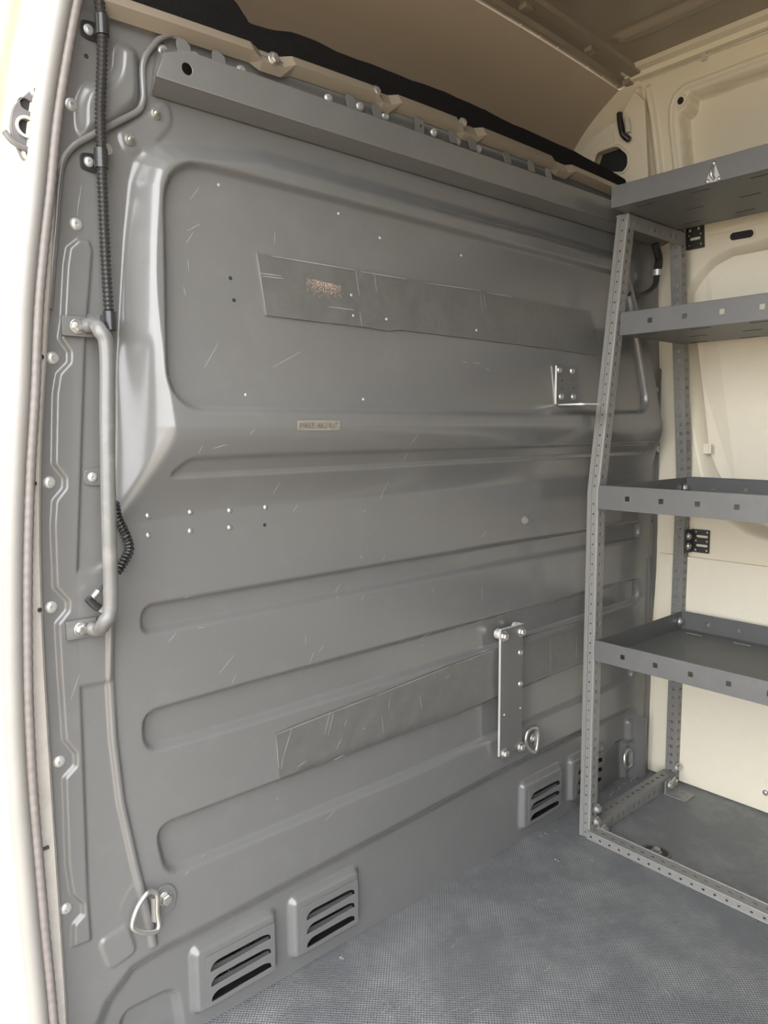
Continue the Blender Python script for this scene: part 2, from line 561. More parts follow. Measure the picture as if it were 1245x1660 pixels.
SKIRT = [(0.038,0.013),(0.052,0.112),(0.069,0.143),(0.111,0.179),(0.17,0.186),(0.238,0.186),(0.344,0.19),(0.653,0.201),(1.08,0.217),(1.557,0.221),(1.617,0.22),(1.654,0.182),(1.676,-0.068),(1.702,-0.505),(0.612,-0.416)]
POCKET = rounded([(0.091,0.101),(0.187,0.096),(0.199,-0.025),(0.089,-0.026)], 0.025, 4)
PAD_L = [(0.079,1.32),(0.064,1.306),(0.059,1.281),(0.051,1.204),(0.046,1.18),(0.058,1.162),(0.057,1.147),(0.041,1.13),(0.035,1.101),(0.028,1.003),(0.042,0.983),(0.041,0.968),(0.026,0.951),(0.022,0.917),(0.02,0.826),(0.037,0.803),(0.036,0.789),(0.02,0.772),(0.02,0.69),(0.021,0.596),(0.036,0.571),(0.035,0.552),(0.018,0.538),(0.015,0.405),(0.019,0.354),(0.034,0.332),(0.034,0.315),(0.019,0.304),(0.016,0.269),(0.043,0.268),(0.042,0.343),(0.046,0.54),(0.048,0.663),(0.053,0.851),(0.065,0.995),(0.08,1.172),(0.097,1.308),(0.093,1.32)]
BRIDGE = rounded([(0.047,0.847),(0.074,0.841),(0.104,0.858),(0.1,0.759),(0.091,0.668),(0.065,0.67),(0.042,0.67)], 0.02, 4)
CREASE = [(0.098,0.769),(0.093,0.673),(0.094,0.575),(0.101,0.472),(0.118,0.362),(0.139,0.247),(0.143,0.21)]
PAD_TOP = rounded([(0.151,1.601),(0.174,1.6),(0.174,1.529),(0.132,1.491),(0.089,1.46),(0.091,1.507),(0.102,1.531),(0.131,1.539),(0.146,1.562)], 0.02, 4)
PANEL_SMALL = rounded([(0.055,0.257),(0.102,0.267),(0.114,0.213),(0.07,0.202)], 0.012, 4)
PAD_STUD = rounded([(0.142,1.479),(0.175,1.509),(0.222,1.548),(0.231,1.515),(0.188,1.464),(0.154,1.452)], 0.02, 4)
LASH_POCKET = rounded([(1.524,-0.036),(1.518,0.101),(1.562,0.127),(1.643,0.12),(1.654,-0.062)], 0.03, 4)
FLANGE_PAD_R = rounded([(1.681,0.667),(1.713,0.673),(1.721,0.332),(1.685,0.331)], 0.008, 3)
FOOT_R = rounded([(1.616,0.188),(1.685,0.188),(1.702,-0.066),(1.63,-0.051)], 0.012, 3)
FLANGE_RIB = [(1.724,1.213),(1.727,0.855),(1.742,0.48),(1.754,-0.035)]
VENTS = [(0.219, 0.381), (0.424, 0.582), (1.123, 1.285), (1.331, 1.490)]
VZ0, VZ1 = 0.034, 0.138
SKIRT_D = 0.018
BOSS = 0.014

def bulge(X, Z):
    """how far the upper half stands proud of the bulkhead, tapering in towards the roof"""
    z0, z1, zt = 0.918 - 0.012 * (1 - sst(0.1, 0.32, X)), 1.055, 1.525
    taper = 1.0 - 0.52 * np.clip((Z - z1) / (zt - z1), 0, 1)
    D = sdf_poly(X, Z, BULGE_OUT)
    w = 0.034 + 0.040 * (1 - sst(0.98, 1.3, Z)) + 0.010 * sst(1.40, 1.50, Z)
    tz = np.clip((Z - z0) / (z1 - z0), 0, 1); tx = np.clip(-D / w, 0, 1)
    k = 0.16
    hh = np.clip(0.5 + 0.5 * (tx - tz) / k, 0, 1)
    t = tx * (1 - hh) + tz * hh - k * hh * (1 - hh)      # smooth minimum: a hipped corner
    t = np.clip(t, 0, 1)
    return 0.064 * taper * (0.35 * t + 0.65 * t * t * (3 - 2 * t))

def bulkhead_h(X, Z):
    X = np.asarray(X, float); Z = np.asarray(Z, float)
    h = bulge(X, Z)
    h = h - 0.015 * inside(X, Z, WINDOW, 0.0125)
    h = h - 0.008 * inside(X, Z, NARROW, 0.009)
    h = h - 0.014 * inside(X, Z, BEAD1, 0.0125)
    h = h - 0.014 * inside(X, Z, BEAD2, 0.0125)
    h = h - 0.014 * inside(X, Z, BEAD3, 0.0125)
    pad = np.maximum(inside(X, Z, PAD_L, 0.007), inside(X, Z, BRIDGE, 0.012))
    h = h + 0.006 * pad
    h = h + 0.006 * ridge(X, Z, CREASE, 0.0085)
    h = h + 0.013 * inside(X, Z, PAD_TOP, 0.02)
    h = h + 0.004 * inside(X, Z, PANEL_SMALL, 0.008)
    h = h + 0.003 * inside(X, Z, PAD_STUD, 0.01)
    h = h + 0.004 * inside(X, Z, FLANGE_PAD_R, 0.006)
    sk = inside(X, Z, SKIRT, 0.036)
    h = h + 0.016 * inside(X, Z, FOOT_R, 0.014)
    h = h + 0.007 * ridge(X, Z, FLANGE_RIB, 0.008)
    h = h - SKIRT_D * sk
    h = h - 0.012 * inside(X, Z, POCKET, 0.016)
    h = h - 0.016 * inside(X, Z, LASH_POCKET, 0.02)
    for a, b in VENTS:
        h = h + BOSS * inside(X, Z, rrect2(a - 0.002, b + 0.003, VZ0 - 0.002, VZ1 + 0.016, 0.012), 0.014)
    # the pressed flange along the top and the shallow waviness of thin sheet
    h = h + 0.010 * sst(1.628, 1.642, Z)
    h = h + 0.0007 * np.sin(X * 9.1 + Z * 3.0) * np.sin(Z * 7.3 - X * 2.0)
    h = h - 0.006 * sst(1.690, 1.702, X)
    return h

def bh(x, z, off=0.0):
    """world point on the bulkhead surface, off metres proud"""
    i = int(min(max(np.searchsorted(gx, x) - 1, 0), len(gx) - 2)); j = int(min(max(np.searchsorted(gz, z) - 1, 0), len(gz) - 2))
    u = min(max((x - gx[i]) / (gx[i + 1] - gx[i]), 0), 1); v = min(max((z - gz[j]) / (gz[j + 1] - gz[j]), 0), 1)
    h = (H[i, j] * (1 - u) + H[i + 1, j] * u) * (1 - v) + (H[i, j + 1] * (1 - u) + H[i + 1, j + 1] * u) * v
    return Vector((x, -float(h) - off, z))

gx = np.concatenate([np.arange(-0.01, 0.30, 0.0020), np.arange(0.30, 1.738, 0.0028)])
gz = np.concatenate([np.arange(-0.01, 0.16, 0.0024), np.arange(0.16, 1.662, 0.0026)])
GX, GZ = np.meshgrid(gx, gz, indexing='ij')
XLG = x_left(GZ)
GXc = np.maximum(GX, XLG)
H = bulkhead_h(GXc, GZ)
co = np.stack([GXc, -H, GZ], -1)
keep = ~((GX[:-1, :-1] < XLG[:-1, :-1]) & (GX[1:, 1:] <= XLG[1:, 1:]) & (GX[1:, :-1] <= XLG[1:, :-1]) & (GX[:-1, 1:] < XLG[:-1, 1:]))
cx = 0.5 * (GX[:-1, :-1] + GX[1:, 1:]); cz = 0.5 * (GZ[:-1, :-1] + GZ[1:, 1:])
for a, b in VENTS:
    keep &= ~((cx > a + 0.020) & (cx < b - 0.008) & (cz > VZ0 + 0.010) & (cz < VZ1 - 0.006))
wall_front = structure(grid_mesh('wall_front', co, keep, 'grey'), 'dark grey pressed steel bulkhead with recessed beads and vents')

# vents: grille plate with three real slots, a hooded louver over each, a black box behind for its inner shade
for a, b in VENTS:
    y = SKIRT_D - BOSS
    F = frame_from((0, y - 0.0008, 0), (1, 0, 0), (0, 0, 1))          # local z -> -y
    slots = []
    x0, x1 = a + 0.026, b - 0.012
    for k in range(3):
        zb = VZ0 + 0.014 + k * 0.0285
        zt = zb + 0.0165
        slot = [(x0, zb), (x1, zb + 0.002), (x1 - 0.001, zb + 0.007)]
        for i in range(7):
            t = math.radians(90 * i / 6)
            slot.append((x1 - 0.022 + 0.021 * math.cos(t), zt - 0.009 + 0.009 * math.sin(t)))
        for i in range(7):
            t = math.radians(90 + 90 * i / 6)
            slot.append((x0 + 0.020 + 0.020 * math.cos(t), zt - 0.014 + 0.014 * math.sin(t)))
        slots.append(slot)
    g = plate2d('vent_grille', rrect2(a + 0.016, b - 0.004, VZ0 + 0.006, VZ1 - 0.002, 0.004), slots, 0.0012, F, 'grey', wall_front)
    for k in range(3):
        zb = VZ0 + 0.014 + k * 0.0285
        bm = bmesh.new()
        bm_box(bm, (x0 - 0.004, -0.0006, -0.001), (x1 + 0.003, 0.0006, 0.017),
               Matrix.Translation((0, y - 0.001, zb + 0.017)) @ Matrix.Rotation(math.radians(-62), 4, 'X'))
        obj_from_bm('louver', bm, 'grey', g)
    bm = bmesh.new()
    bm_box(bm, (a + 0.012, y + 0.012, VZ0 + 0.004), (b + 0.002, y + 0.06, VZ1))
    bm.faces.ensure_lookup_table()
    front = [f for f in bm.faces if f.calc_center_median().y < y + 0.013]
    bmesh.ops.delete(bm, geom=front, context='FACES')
    obj_from_bm('vent_shade_box', bm, 'dark', wall_front)
# ribbed hose seen through the leftmost vent
tube_path = [(0.25, 0.035, 0.045), (0.30, 0.04, 0.06), (0.345, 0.045, 0.09), (0.37, 0.05, 0.125)]
corrugated('duct_hose', catmull(tube_path, 8), 0.011, 'black', wall_front, 0.006)

def on_wall(name, me, pts, parent=wall_front, off=0.0, rot=0.0):
    for x, z in pts:
        p = bh(x, z, off)
        share(name, me, parent, Matrix.Translation(p) @ FACE_REAR @ Matrix.Rotation(random.uniform(0, 6), 4, 'Z'))

on_wall('rivet', RIVET, [(0.079,1.502),(0.077,1.341),(0.035,1.152),(0.021,0.977),(0.014,0.797),(0.013,0.564),(0.01,0.333)])
on_wall('rivet', RIVET, [(1.71,1.156),(1.722,0.986),(1.743,0.579),(1.749,0.051)])
on_wall('rivet_small', RIVET_SMALL, [(0.164,0.918),(0.236,0.918),(0.308,0.915),(0.379,0.915),(0.164,0.887),(0.235,0.887),(0.307,0.886)])
on_wall('screw_tip', SPECK, [(0.294,1.433),(0.532,1.432),(0.628,1.405),(0.851,1.405),(0.319,1.106),(0.566,1.104)])
on_wall('hole', HOLE_SHADE, [(0.304,1.29),(0.308,1.256)])
on_wall('hole', HOLE_SHADE, [(0.376,0.884),(0.103,1.573),(1.701,1.196),(1.712,0.774)])
on_wall('bolt', BOLT, [(1.102,0.83)])
STUD = lathe_mesh('stud', [(0.0, 0.018), (0.0030, 0.018), (0.0036, 0.016), (0.0036, 0.008), (0.0075, 0.008), (0.0085, 0.006), (0.0085, 0.003), (0.0125, 0.0025), (0.013, 0.0)], 'zinc', 12)
STUD_S = STUD.copy(); STUD_S.transform(Matrix.Scale(0.72, 4))
on_wall('stud', STUD_S, [(0.201,1.521),(0.159,1.474)])

# header rail: a folded channel along the top of the bulkhead, its left end cut at a slant
RZ0, RZ1, RD = 1.556, 1.606, 0.042
hole_c = [(0.235,1.58)]
F = frame_from((0, -RD, 0), (1, 0, 0), (0, 0, 1))
rail = plate2d('header_rail', [(0.186, RZ0), (1.70, RZ0 + 0.004), (1.70, RZ1 + 0.004), (0.236, RZ1), (0.200, RZ1 - 0.014)],
               [circle2(hole_c[0][0], hole_c[0][1], 0.0085, 18)], 0.002, F, 'grey', wall_front, bevel=0.0006)
mesh_obj('rail_lower_flange', [(0.196, -0.004, RZ0 - 0.010), (0.186, -RD, RZ0), (1.70, -RD, RZ0 + 0.004), (1.70, -0.004, RZ0 - 0.006)], [(0, 1, 2, 3)], 'grey', rail)
mesh_obj('rail_end', [(0.196, -0.004, RZ0 - 0.010), (0.207, -0.004, RZ1 + 0.004), (0.200, -RD, RZ1 - 0.014), (0.186, -RD, RZ0)], [(0, 1, 2, 3)], 'grey', rail)
mesh_obj('rail_upper_flange', [(0.200, -RD, RZ1 - 0.014), (0.236, -RD, RZ1), (1.70, -RD, RZ1 + 0.004), (1.70, -0.004, RZ1 + 0.014), (0.212, -0.004, RZ1 + 0.010)], [(0, 1, 2, 3, 4)], 'grey', rail)
for x, z in [(0.218,1.616),(0.271,1.622),(0.353,1.627),(0.527,1.632),(0.596,1.635),(0.658,1.635),(0.786,1.636),(0.856,1.636),(0.919,1.636)]:
    share('rivet', RIVET, rail, Matrix.Translation(bh(x, z, 0.001)) @ FACE_REAR)
tab_out = [(-0.011, -0.012), (0.011, -0.012), (0.011, 0.008), (0.004, 0.015), (-0.007, 0.015), (-0.011, 0.009)]
for x, z in [(0.24,1.617),(0.299,1.618),(0.561,1.626),(0.622,1.627),(0.823,1.63),(0.882,1.63),(0.993,1.628),(1.076,1.629),(1.14,1.625)]:
    F = frame_from((x, -0.024, z), (1, 0, 0), (0, 0.25, 1))
    plate2d('locating_tab', tab_out, [], 0.0015, F, 'grey', rail)
x, z = [(0.734,1.632)][0]
plate2d('locating_tab', rrect2(-0.012, 0.012, -0.013, 0.013, 0.003), [circle2(0.003, 0, 0.003, 10)], 0.0015, frame_from((x, -0.02, z), (1, 0, 0), (0, 0, 1)), 'grey', rail)

# cross member lip above the bulkhead (cream body metal, shade put into its roof colour), stepped at its joints
lip = []
for i, x in enumerate(np.linspace(0.12, 1.66, 78)):
    notch = 0.007 if any(abs(x - c) < 0.022 for c in (0.40, 0.65, 0.88, 1.20)) else 0.0
    lip.append((x, notch))
vv, ff = [], []
for i, (x, nn) in enumerate(lip):
    zz = 1.654 + 0.022 * math.sin(math.pi * (x / 1.735))
    vv += [(x, -0.012, zz - 0.030 - nn), (x, -0.030 + nn, zz - 0.018 - nn), (x, -0.018 + nn, zz - nn * 0.6), (x, 0.02, zz + 0.004)]
    if i:
        k = 4 * i
        for j in range(3): ff.append((k - 4 + j, k + j, k + j + 1, k - 3 + j))
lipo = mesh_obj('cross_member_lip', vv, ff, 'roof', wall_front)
for x, z in [(0.401,1.652),(0.621,1.662),(0.853,1.666)]:
    share('bolt', BOLT, lipo, Matrix.Translation((x, -0.022, z)) @ FACE_REAR)

# paint scratches traced on the sheet
def scratch_group(name, segs, parent, surf, width=0.0007):
    bm = bmesh.new()
    for (a, b) in segs:
        pa, pb = surf(*a), surf(*b)
        n = max(2, int((pb - pa).length / 0.02) + 1)
        prev = None
        d = (pb - pa)
        if d.length < 1e-5: continue
        side = Vector((-d.z, 0, d.x)).normalized() if abs(d.z) + abs(d.x) > abs(d.y) else Vector((0, 0, 1))
        for i in range(n + 1):
            t = i / n
            q = surf(a[0] + (b[0] - a[0]) * t, a[1] + (b[1] - a[1]) * t)
            w = width * (0.35 + 0.65 * math.sin(math.pi * min(max(t, 0.08), 0.92)))
            cur = (bm.verts.new(q + side * w), bm.verts.new(q - side * w))
            if prev: bm.faces.new((prev[0], cur[0], cur[1], prev[1]))
            prev = cur
    o = obj_from_bm(name, bm, 'scratch', parent)
    o['kind'] = 'stuff'
    return o

sc_px = [(0.767,0.597),(0.789,0.612),(0.295,0.603),(0.31,0.629),(0.032,0.656),(0.046,0.69),(0.458,0.652),(0.458,0.67),(0.488,0.633),(0.499,0.642),(0.464,0.612),(0.477,0.635),(0.539,0.737),(0.554,0.752),(0.533,0.728),(0.542,0.732),(0.592,0.714),(0.6,0.724),(0.95,0.688),(0.95,0.659),(0.646,0.78),(0.656,0.797),(0.593,0.805),(0.598,0.797),(0.946,0.805),(0.963,0.815),(0.222,0.777),(0.228,0.781),(0.242,0.724),(0.253,0.724),(0.278,0.638),(0.307,0.664),(0.19,0.711),(0.204,0.724),(0.644,0.91),(0.659,0.946),(0.391,0.938),(0.4,0.96),(0.436,0.902),(0.447,0.915),(0.679,1.019),(0.692,1.04),(0.229,1.013),(0.233,1.026),(0.253,1.021),(0.276,1.027),(0.315,1.041),(0.322,1.051),(0.247,1.145),(0.275,1.186),(0.176,1.125),(0.19,1.131),(0.234,1.352),(0.257,1.367),(0.231,1.333),(0.244,1.352),(0.259,1.422),(0.242,1.4),(0.082,1.37),(0.087,1.396),(0.079,1.353),(0.083,1.38),(0.373,1.153),(0.431,1.182),(0.84,1.188),(0.853,1.186),(0.872,1.187),(0.898,1.187),(0.912,1.178),(0.926,1.172),(0.498,0.293),(0.522,0.307),(0.396,0.364),(0.4,0.368),(0.203,0.306),(0.21,0.309),(0.238,0.317),(0.249,0.32),(0.77,0.583),(0.776,0.584),(0.789,0.701),(0.793,0.707),(0.602,0.889),(0.605,0.894),(0.684,0.988),(0.687,1.003),(0.391,1.357),(0.394,1.378),(0.232,1.31),(0.232,1.292),(0.222,1.267),(0.224,1.254)]
segs = list(zip(sc_px[0::2], sc_px[1::2]))
scratch_group('scratches', segs, wall_front, lambda x, z: bh(x, z, 0.0005), 0.00036)

# dark block added for the unseen cab, closing off light leaks
bm = bmesh.new()
bm_box(bm, (-0.08, 0.075, -0.05), (1.80, 1.2, 1.655))
obj_from_bm('cab_light_block', bm, 'dark', wall_front)
box('cab_corner_block', (-0.03, 0.045, 1.40), (0.07, 0.55, 2.06), 'roof', wall_front)  # unseen closing piece added against light leaks
structure(box('wall_rear', (-0.05, -3.36, -0.03), (1.80, -3.30, 2.05), 'grey'), 'unseen grey closed rear end of the cargo area')  # unseen end wall, kept grey to cut indirect light

# ------------------------------------------------------------------ far side wall
def wall_x(z):
    z = np.asarray(z, float)
    return np.where(z < 1.1, 1.735, 1.735 - 0.115 * (np.clip(z - 1.1, 0, 9) / 0.9) ** 1.2)

UP_RECESS = [(-0.071,1.872),(-0.087,1.878),(-0.096,1.89),(-0.096,1.905),(-0.103,1.914),(-0.123,1.912),(-0.234,1.915),(-0.372,1.915),(-0.521,1.913),(-0.527,1.624),(-0.372,1.619),(-0.294,1.614),(-0.129,1.607),(-0.099,1.617),(-0.085,1.648),(-0.079,1.745)]
UP_LEDGE = [(-0.088,1.75),(-0.287,1.757),(-0.518,1.762)]
UP_BEAD = [(-0.061,1.715),(-0.05,1.848),(-0.052,1.893),(-0.065,1.92),(-0.092,1.931),(-0.297,1.933),(-0.521,1.935)]
PIL_A = [(0.038,1.961),(0.036,1.896),(0.028,1.831),(0.022,1.719)]
PIL_B = [(0.011,1.956),(0,1.886),(-0.007,1.806),(-0.014,1.711)]
BEAM_SEAM = [(-0.132,1.559),(-0.294,1.563),(-0.528,1.569)]
WIN = [(-0.056,1.346),(-0.062,1.395),(-0.077,1.429),(-0.104,1.464),(-0.144,1.496),(-0.193,1.514),(-0.294,1.521),(-0.4,1.524),(-0.553,1.533),(-0.589,0.706),(-0.427,0.729),(-0.313,0.745),(-0.252,0.761),(-0.199,0.793),(-0.151,0.855),(-0.124,0.923),(-0.097,1.036),(-0.073,1.192),(-0.06,1.295)]
def side_d(Y, Z):
    """depth of the body side behind its frame face (positive = outwards)"""
    d = 0.058 * inside(Y, Z, UP_RECESS, 0.006)
    d = d + 0.006 * (1 - sst(-0.004, 0.004, Z - np.interp(Y, [p[0] for p in UP_LEDGE][::-1], [p[1] for p in UP_LEDGE][::-1]))) * inside(Y, Z, UP_RECESS, 0.008)
    d = d - 0.008 * ridge(Y, Z, UP_BEAD, 0.010)
    d = d - 0.020 * ridge(Y, Z, PIL_A, 0.013) - 0.014 * ridge(Y, Z, PIL_B, 0.013)
    d = d + 0.002 * ridge(Y, Z, BEAM_SEAM, 0.004)
    s = np.zeros(Y.shape)
    m = (Y < 0.05) & (Z > 0.6) & (Z < 1.7)
    s[m] = 1 - sst(-0.034, 0.002, sdf_poly(Y[m], Z[m], WIN))
    d = d + 0.048 * s
    return d

def side_pt(y, z, off=0.0):
    d = float(side_d(np.array([y]), np.array([z]))[0])
    return Vector((float(wall_x(z)) + d - off, y, z))

gy = np.concatenate([np.linspace(-3.3, -0.62, 40), np.arange(-0.60, 0.13, 0.0028), np.array([0.2, 0.4, 0.55])])
gz2 = np.arange(-0.005, 2.03, 0.0032)
GY, GZ2 = np.meshgrid(gy, gz2, indexing='ij')
XW = wall_x(GZ2) + side_d(GY, GZ2)
co = np.stack([XW, GY, GZ2], -1)
keep = np.ones((co.shape[0] - 1, co.shape[1] - 1), bool)
wall_right = structure(grid_mesh('wall_right', co, keep, 'cream'), 'cream painted body side with recessed panels behind the shelves')

# lining boards
sy = [(-0.104,0.68),(-0.319,0.677)]
zseam = float(np.interp(-0.15, [sy[1][0], sy[0][0]], [sy[1][1], sy[0][1]]))
box('lining_board', (1.726, -3.2, 0.004), (1.7345, -0.012, zseam), 'board', wall_right, bevel=0.0015)
BRD = rounded([(-0.084,1.378),(-0.097,1.501),(-0.214,1.497),(-0.392,1.502),(-0.546,1.51),(-0.572,0.888),(-0.208,0.866),(-0.164,0.915),(-0.133,0.983),(-0.107,1.174)], [0.01,0.10,0.01,0.01,0.01,0.01,0.01,0.02,0.02,0.02], 8)
bm = bmesh.new()
vs_a = [bm.verts.new((float(wall_x(z)) + 0.026, y, z)) for y, z in BRD]
vs_b = [bm.verts.new((float(wall_x(z)) + 0.031, y, z)) for y, z in BRD]
bm.faces.new(vs_a); bm.faces.new(vs_b[::-1])
for i in range(len(BRD)):
    bm.faces.new((vs_a[i - 1], vs_a[i], vs_b[i], vs_b[i - 1]))
obj_from_bm('window_blank_panel', bm, 'board', wall_right)

# holes in the body side: slot in the beam, round hole in the upper frame (flat dark pieces, inner shade put into the colour)
def side_frame(y, z, off=0.0):
    p = side_pt(y, z, off)
    e = 0.01
    n = Vector((-1, 0, 0))
    lean = Vector((float(wall_x(z + e)) - float(wall_x(z - e)), 0, 2 * e)).normalized()
    return frame_from(p, (0, -1, 0), lean), p
y, z = [(-0.23,1.54)][0]
Fm, p = side_frame(y, z, 0.0012)
bead_o = rrect2(-0.034, 0.034, -0.0135, 0.0135, 0.0130, 6)
bead_i = rrect2(-0.030, 0.030, -0.0095, 0.0095, 0.0094, 6)
rot = Matrix.Rotation(math.radians(-1), 4, 'Z')
plate2d('slot_rim', bead_o, [bead_i], 0.002, Fm @ rot, 'cream', wall_right)
plate2d('slot_shade', rrect2(-0.031, 0.031, -0.0105, 0.0105, 0.010, 6), [], 0.0012, Fm @ rot, 'dark', wall_right)
y, z = [(-0.078,1.902)][0]
Fm, p = side_frame(y, z, 0.0012)
plate2d('hole_rim', circle2(0, 0, 0.0165, 24), [circle2(0, 0, 0.009, 20)], 0.004, Fm, 'cream', wall_right, bevel=0.0012, smooth=True)
plate2d('hole_shade', circle2(0, 0, 0.0095, 20), [], 0.0012, Fm, 'dark', wall_right)
y, z = [(-0.141,0.989)][0]
Fm, p = side_frame(y, z, -0.02)
clip = plate2d('panel_clip', rrect2(-0.011, 0.011, -0.014, 0.014, 0.002), [circle2(0.003, 0.006, 0.0015, 8), circle2(0.003, -0.006, 0.0015, 8)], 0.004, frame_from((1.735, y, z), (0, -1, 0), (0, 0, 1)), 'board', wall_right)
for (a, b) in zip([(-0.032,1.951),(-0.007,1.906),(-0.156,1.908),(-0.188,1.907),(-0.203,1.912),(-0.222,1.916),(-0.256,1.888),(-0.285,1.892),(-0.226,1.876),(-0.256,1.871)][0::2], [(-0.032,1.951),(-0.007,1.906),(-0.156,1.908),(-0.188,1.907),(-0.203,1.912),(-0.222,1.916),(-0.256,1.888),(-0.285,1.892),(-0.226,1.876),(-0.256,1.871)][1::2]):
    pass
bolt_floor_wall = share('wall_screw', SCREW, wall_right, Matrix.Translation((1.7255, *[(-0.344,0.059)][0])) @ FACE_LEFT)

# ------------------------------------------------------------------ roof
RX = 0.10
def roof_h(X, Y):
    """how far the roof sheet hangs below its highest line"""
    h = 0.03 * ((X - 0.86) / 0.8) ** 2
    for k in range(-1, 6):
        xr = 1.43 - 0.262 * k
        yend = 0.012
        s = 1 - sst(0.010, 0.022, np.abs(X - xr))
        h = h + 0.016 * s * (1 - sst(yend - 0.05, yend, Y))
    return h
rx = np.arange(0.0, 1.655, 0.004); ry = np.concatenate([np.linspace(-3.3, -0.7, 30), np.arange(-0.69, 0.05, 0.005)])
GXR, GYR = np.meshgrid(rx, ry, indexing='ij')
co = np.stack([GXR, GYR, 2.032 - roof_h(GXR, GYR)], -1)
ceiling = structure(grid_mesh('ceiling', co, np.ones((len(rx) - 1, len(ry) - 1), bool), 'roof'), 'cream metal roof with shade put into its colour and long pressed ribs')

def roof_strip(name, prof, material, parent, x0=0.05, x1=1.64, n=40):
    """profile [(y, dz)] hung under the arched roof along the width"""
    vv, ff = [], []
    m = len(prof)
    for i in range(n + 1):
        x = x0 + (x1 - x0) * i / n
        zr = 2.032 - 0.03 * ((x - 0.86) / 0.8) ** 2
        vv += [(x, y, zr + dz) for y, dz in prof]
        if i:
            k = m * i
            for j in range(m - 1): ff.append((k - m + j, k + j, k + j + 1, k - m + j + 1))
    return mesh_obj(name, vv, ff, material, parent)
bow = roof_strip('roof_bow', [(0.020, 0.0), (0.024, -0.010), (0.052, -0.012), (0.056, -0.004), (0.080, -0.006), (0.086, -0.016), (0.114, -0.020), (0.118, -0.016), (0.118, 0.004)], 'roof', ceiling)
for x, y in [(0.928,0.017),(1.142,0.049),(1.405,0.049),(1.614,0.067)]:
    zr = 2.032 - 0.03 * ((x - 0.86) / 0.8) ** 2
    tb = box('bow_tab', (x - 0.014, y - 0.012, zr - 0.022), (x + 0.014, y + 0.010, zr - 0.010), 'roof', bow, bevel=0.002)
for x, y in [(1.183,0.104),(1.256,0.105),(1.33,0.109),(1.463,0.114),(1.535,0.117),(1.601,0.123)]:
    zr = 2.032 - 0.03 * ((x - 0.86) / 0.8) ** 2
    share('hole', SPECK, bow, Matrix.Translation((x, 0.095, zr - 0.0185)) @ Matrix.Rotation(math.pi, 4, 'X'))
# high-roof front shell over the cab, curving forward and down
prof = [(0.100, 2.010), (0.130, 1.990), (0.170, 1.962), (0.215, 1.925), (0.262, 1.876), (0.300, 1.825), (0.330, 1.770), (0.350, 1.710), (0.360, 1.650), (0.365, 1.60)]
pp = catmull([(0, a, b) for a, b in prof], 4)
vv, ff = [], []
xs_ = np.linspace(0.02, 1.70, 36)
for i, x in enumerate(xs_):
    arch = 0.03 * ((x - 0.86) / 0.8) ** 2
    bowed = 0.05 * (1 - ((x - 0.86) / 0.86) ** 2)
    for j, q in enumerate(pp):
        t = j / (len(pp) - 1)
        vv.append((x, q.y + bowed * t, q.z - arch * (1 - t)))
    if i:
        m = len(pp); k = m * i
        for j in range(m - 1): ff.append((k - m + j, k + j, k + j + 1, k - m + j + 1))
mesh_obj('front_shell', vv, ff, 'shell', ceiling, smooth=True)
# dusty fringe of torn sealant along the shell edge
bm = bmesh.new()
for i in range(150):
    x = 0.75 + 0.88 * random.random() ** 0.6
    zr = 2.032 - 0.03 * ((x - 0.86) / 0.8) ** 2 - 0.020
    dx, dz = random.uniform(-0.004, 0.004), -random.uniform(0.001, 0.006)
    a = Vector((x, 0.117, zr)); b = a + Vector((dx, random.uniform(0.0, 0.004), dz))
    v = [bm.verts.new(a + Vector((-0.0008, 0, 0))), bm.verts.new(a + Vector((0.0008, 0, 0))), bm.verts.new(b)]
    bm.faces.new(v)
fr = obj_from_bm('sealant_fringe', bm, 'cream', ceiling); fr['kind'] = 'stuff'
# cove rail where roof and far side meet
cov = [(1.560, 2.006), (1.575, 1.999), (1.600, 1.997), (1.604, 1.985), (1.625, 1.984), (1.629, 1.968), (1.640, 1.962)]
vv, ff = [], []
for i, y in enumerate([-3.3, -1.0, -0.5, -0.2, 0.04, 0.07]):
    vv += [(x, y, z + 0.004) for x, z in cov]
    if i:
        m = len(cov); k = m * i
        for j in range(m - 1): ff.append((k - m + j, k + j, k + j + 1, k - m + j + 1))
cove = mesh_obj('cove_rail', vv, ff, 'cream', ceiling)
tube('cove_wire', [(1.613, -3.0, 1.982), (1.613, 0.03, 1.982)], 0.0022, 'alu', cove, 8)
box('wire_clip', (1.606, -0.152, 1.972), (1.620, -0.140, 1.988), 'alu', cove, bevel=0.001)

# near side: header over the door, unseen panel behind the door, sill
wall_left = structure(box('wall_left', (-0.06, -3.3, 0.0), (0.0, -1.42, 2.03), 'grey'), 'unseen grey body side behind the sliding door opening')  # unseen wall, made grey to cut indirect light
box('door_header', (-0.04, -1.42, 1.90), (0.05, 0.10, 2.03), 'cream', wall_left)
box('door_sill', (-0.10, -1.42, -0.08), (-0.02, 0.03, -0.03), 'rubber_dark', wall_left)

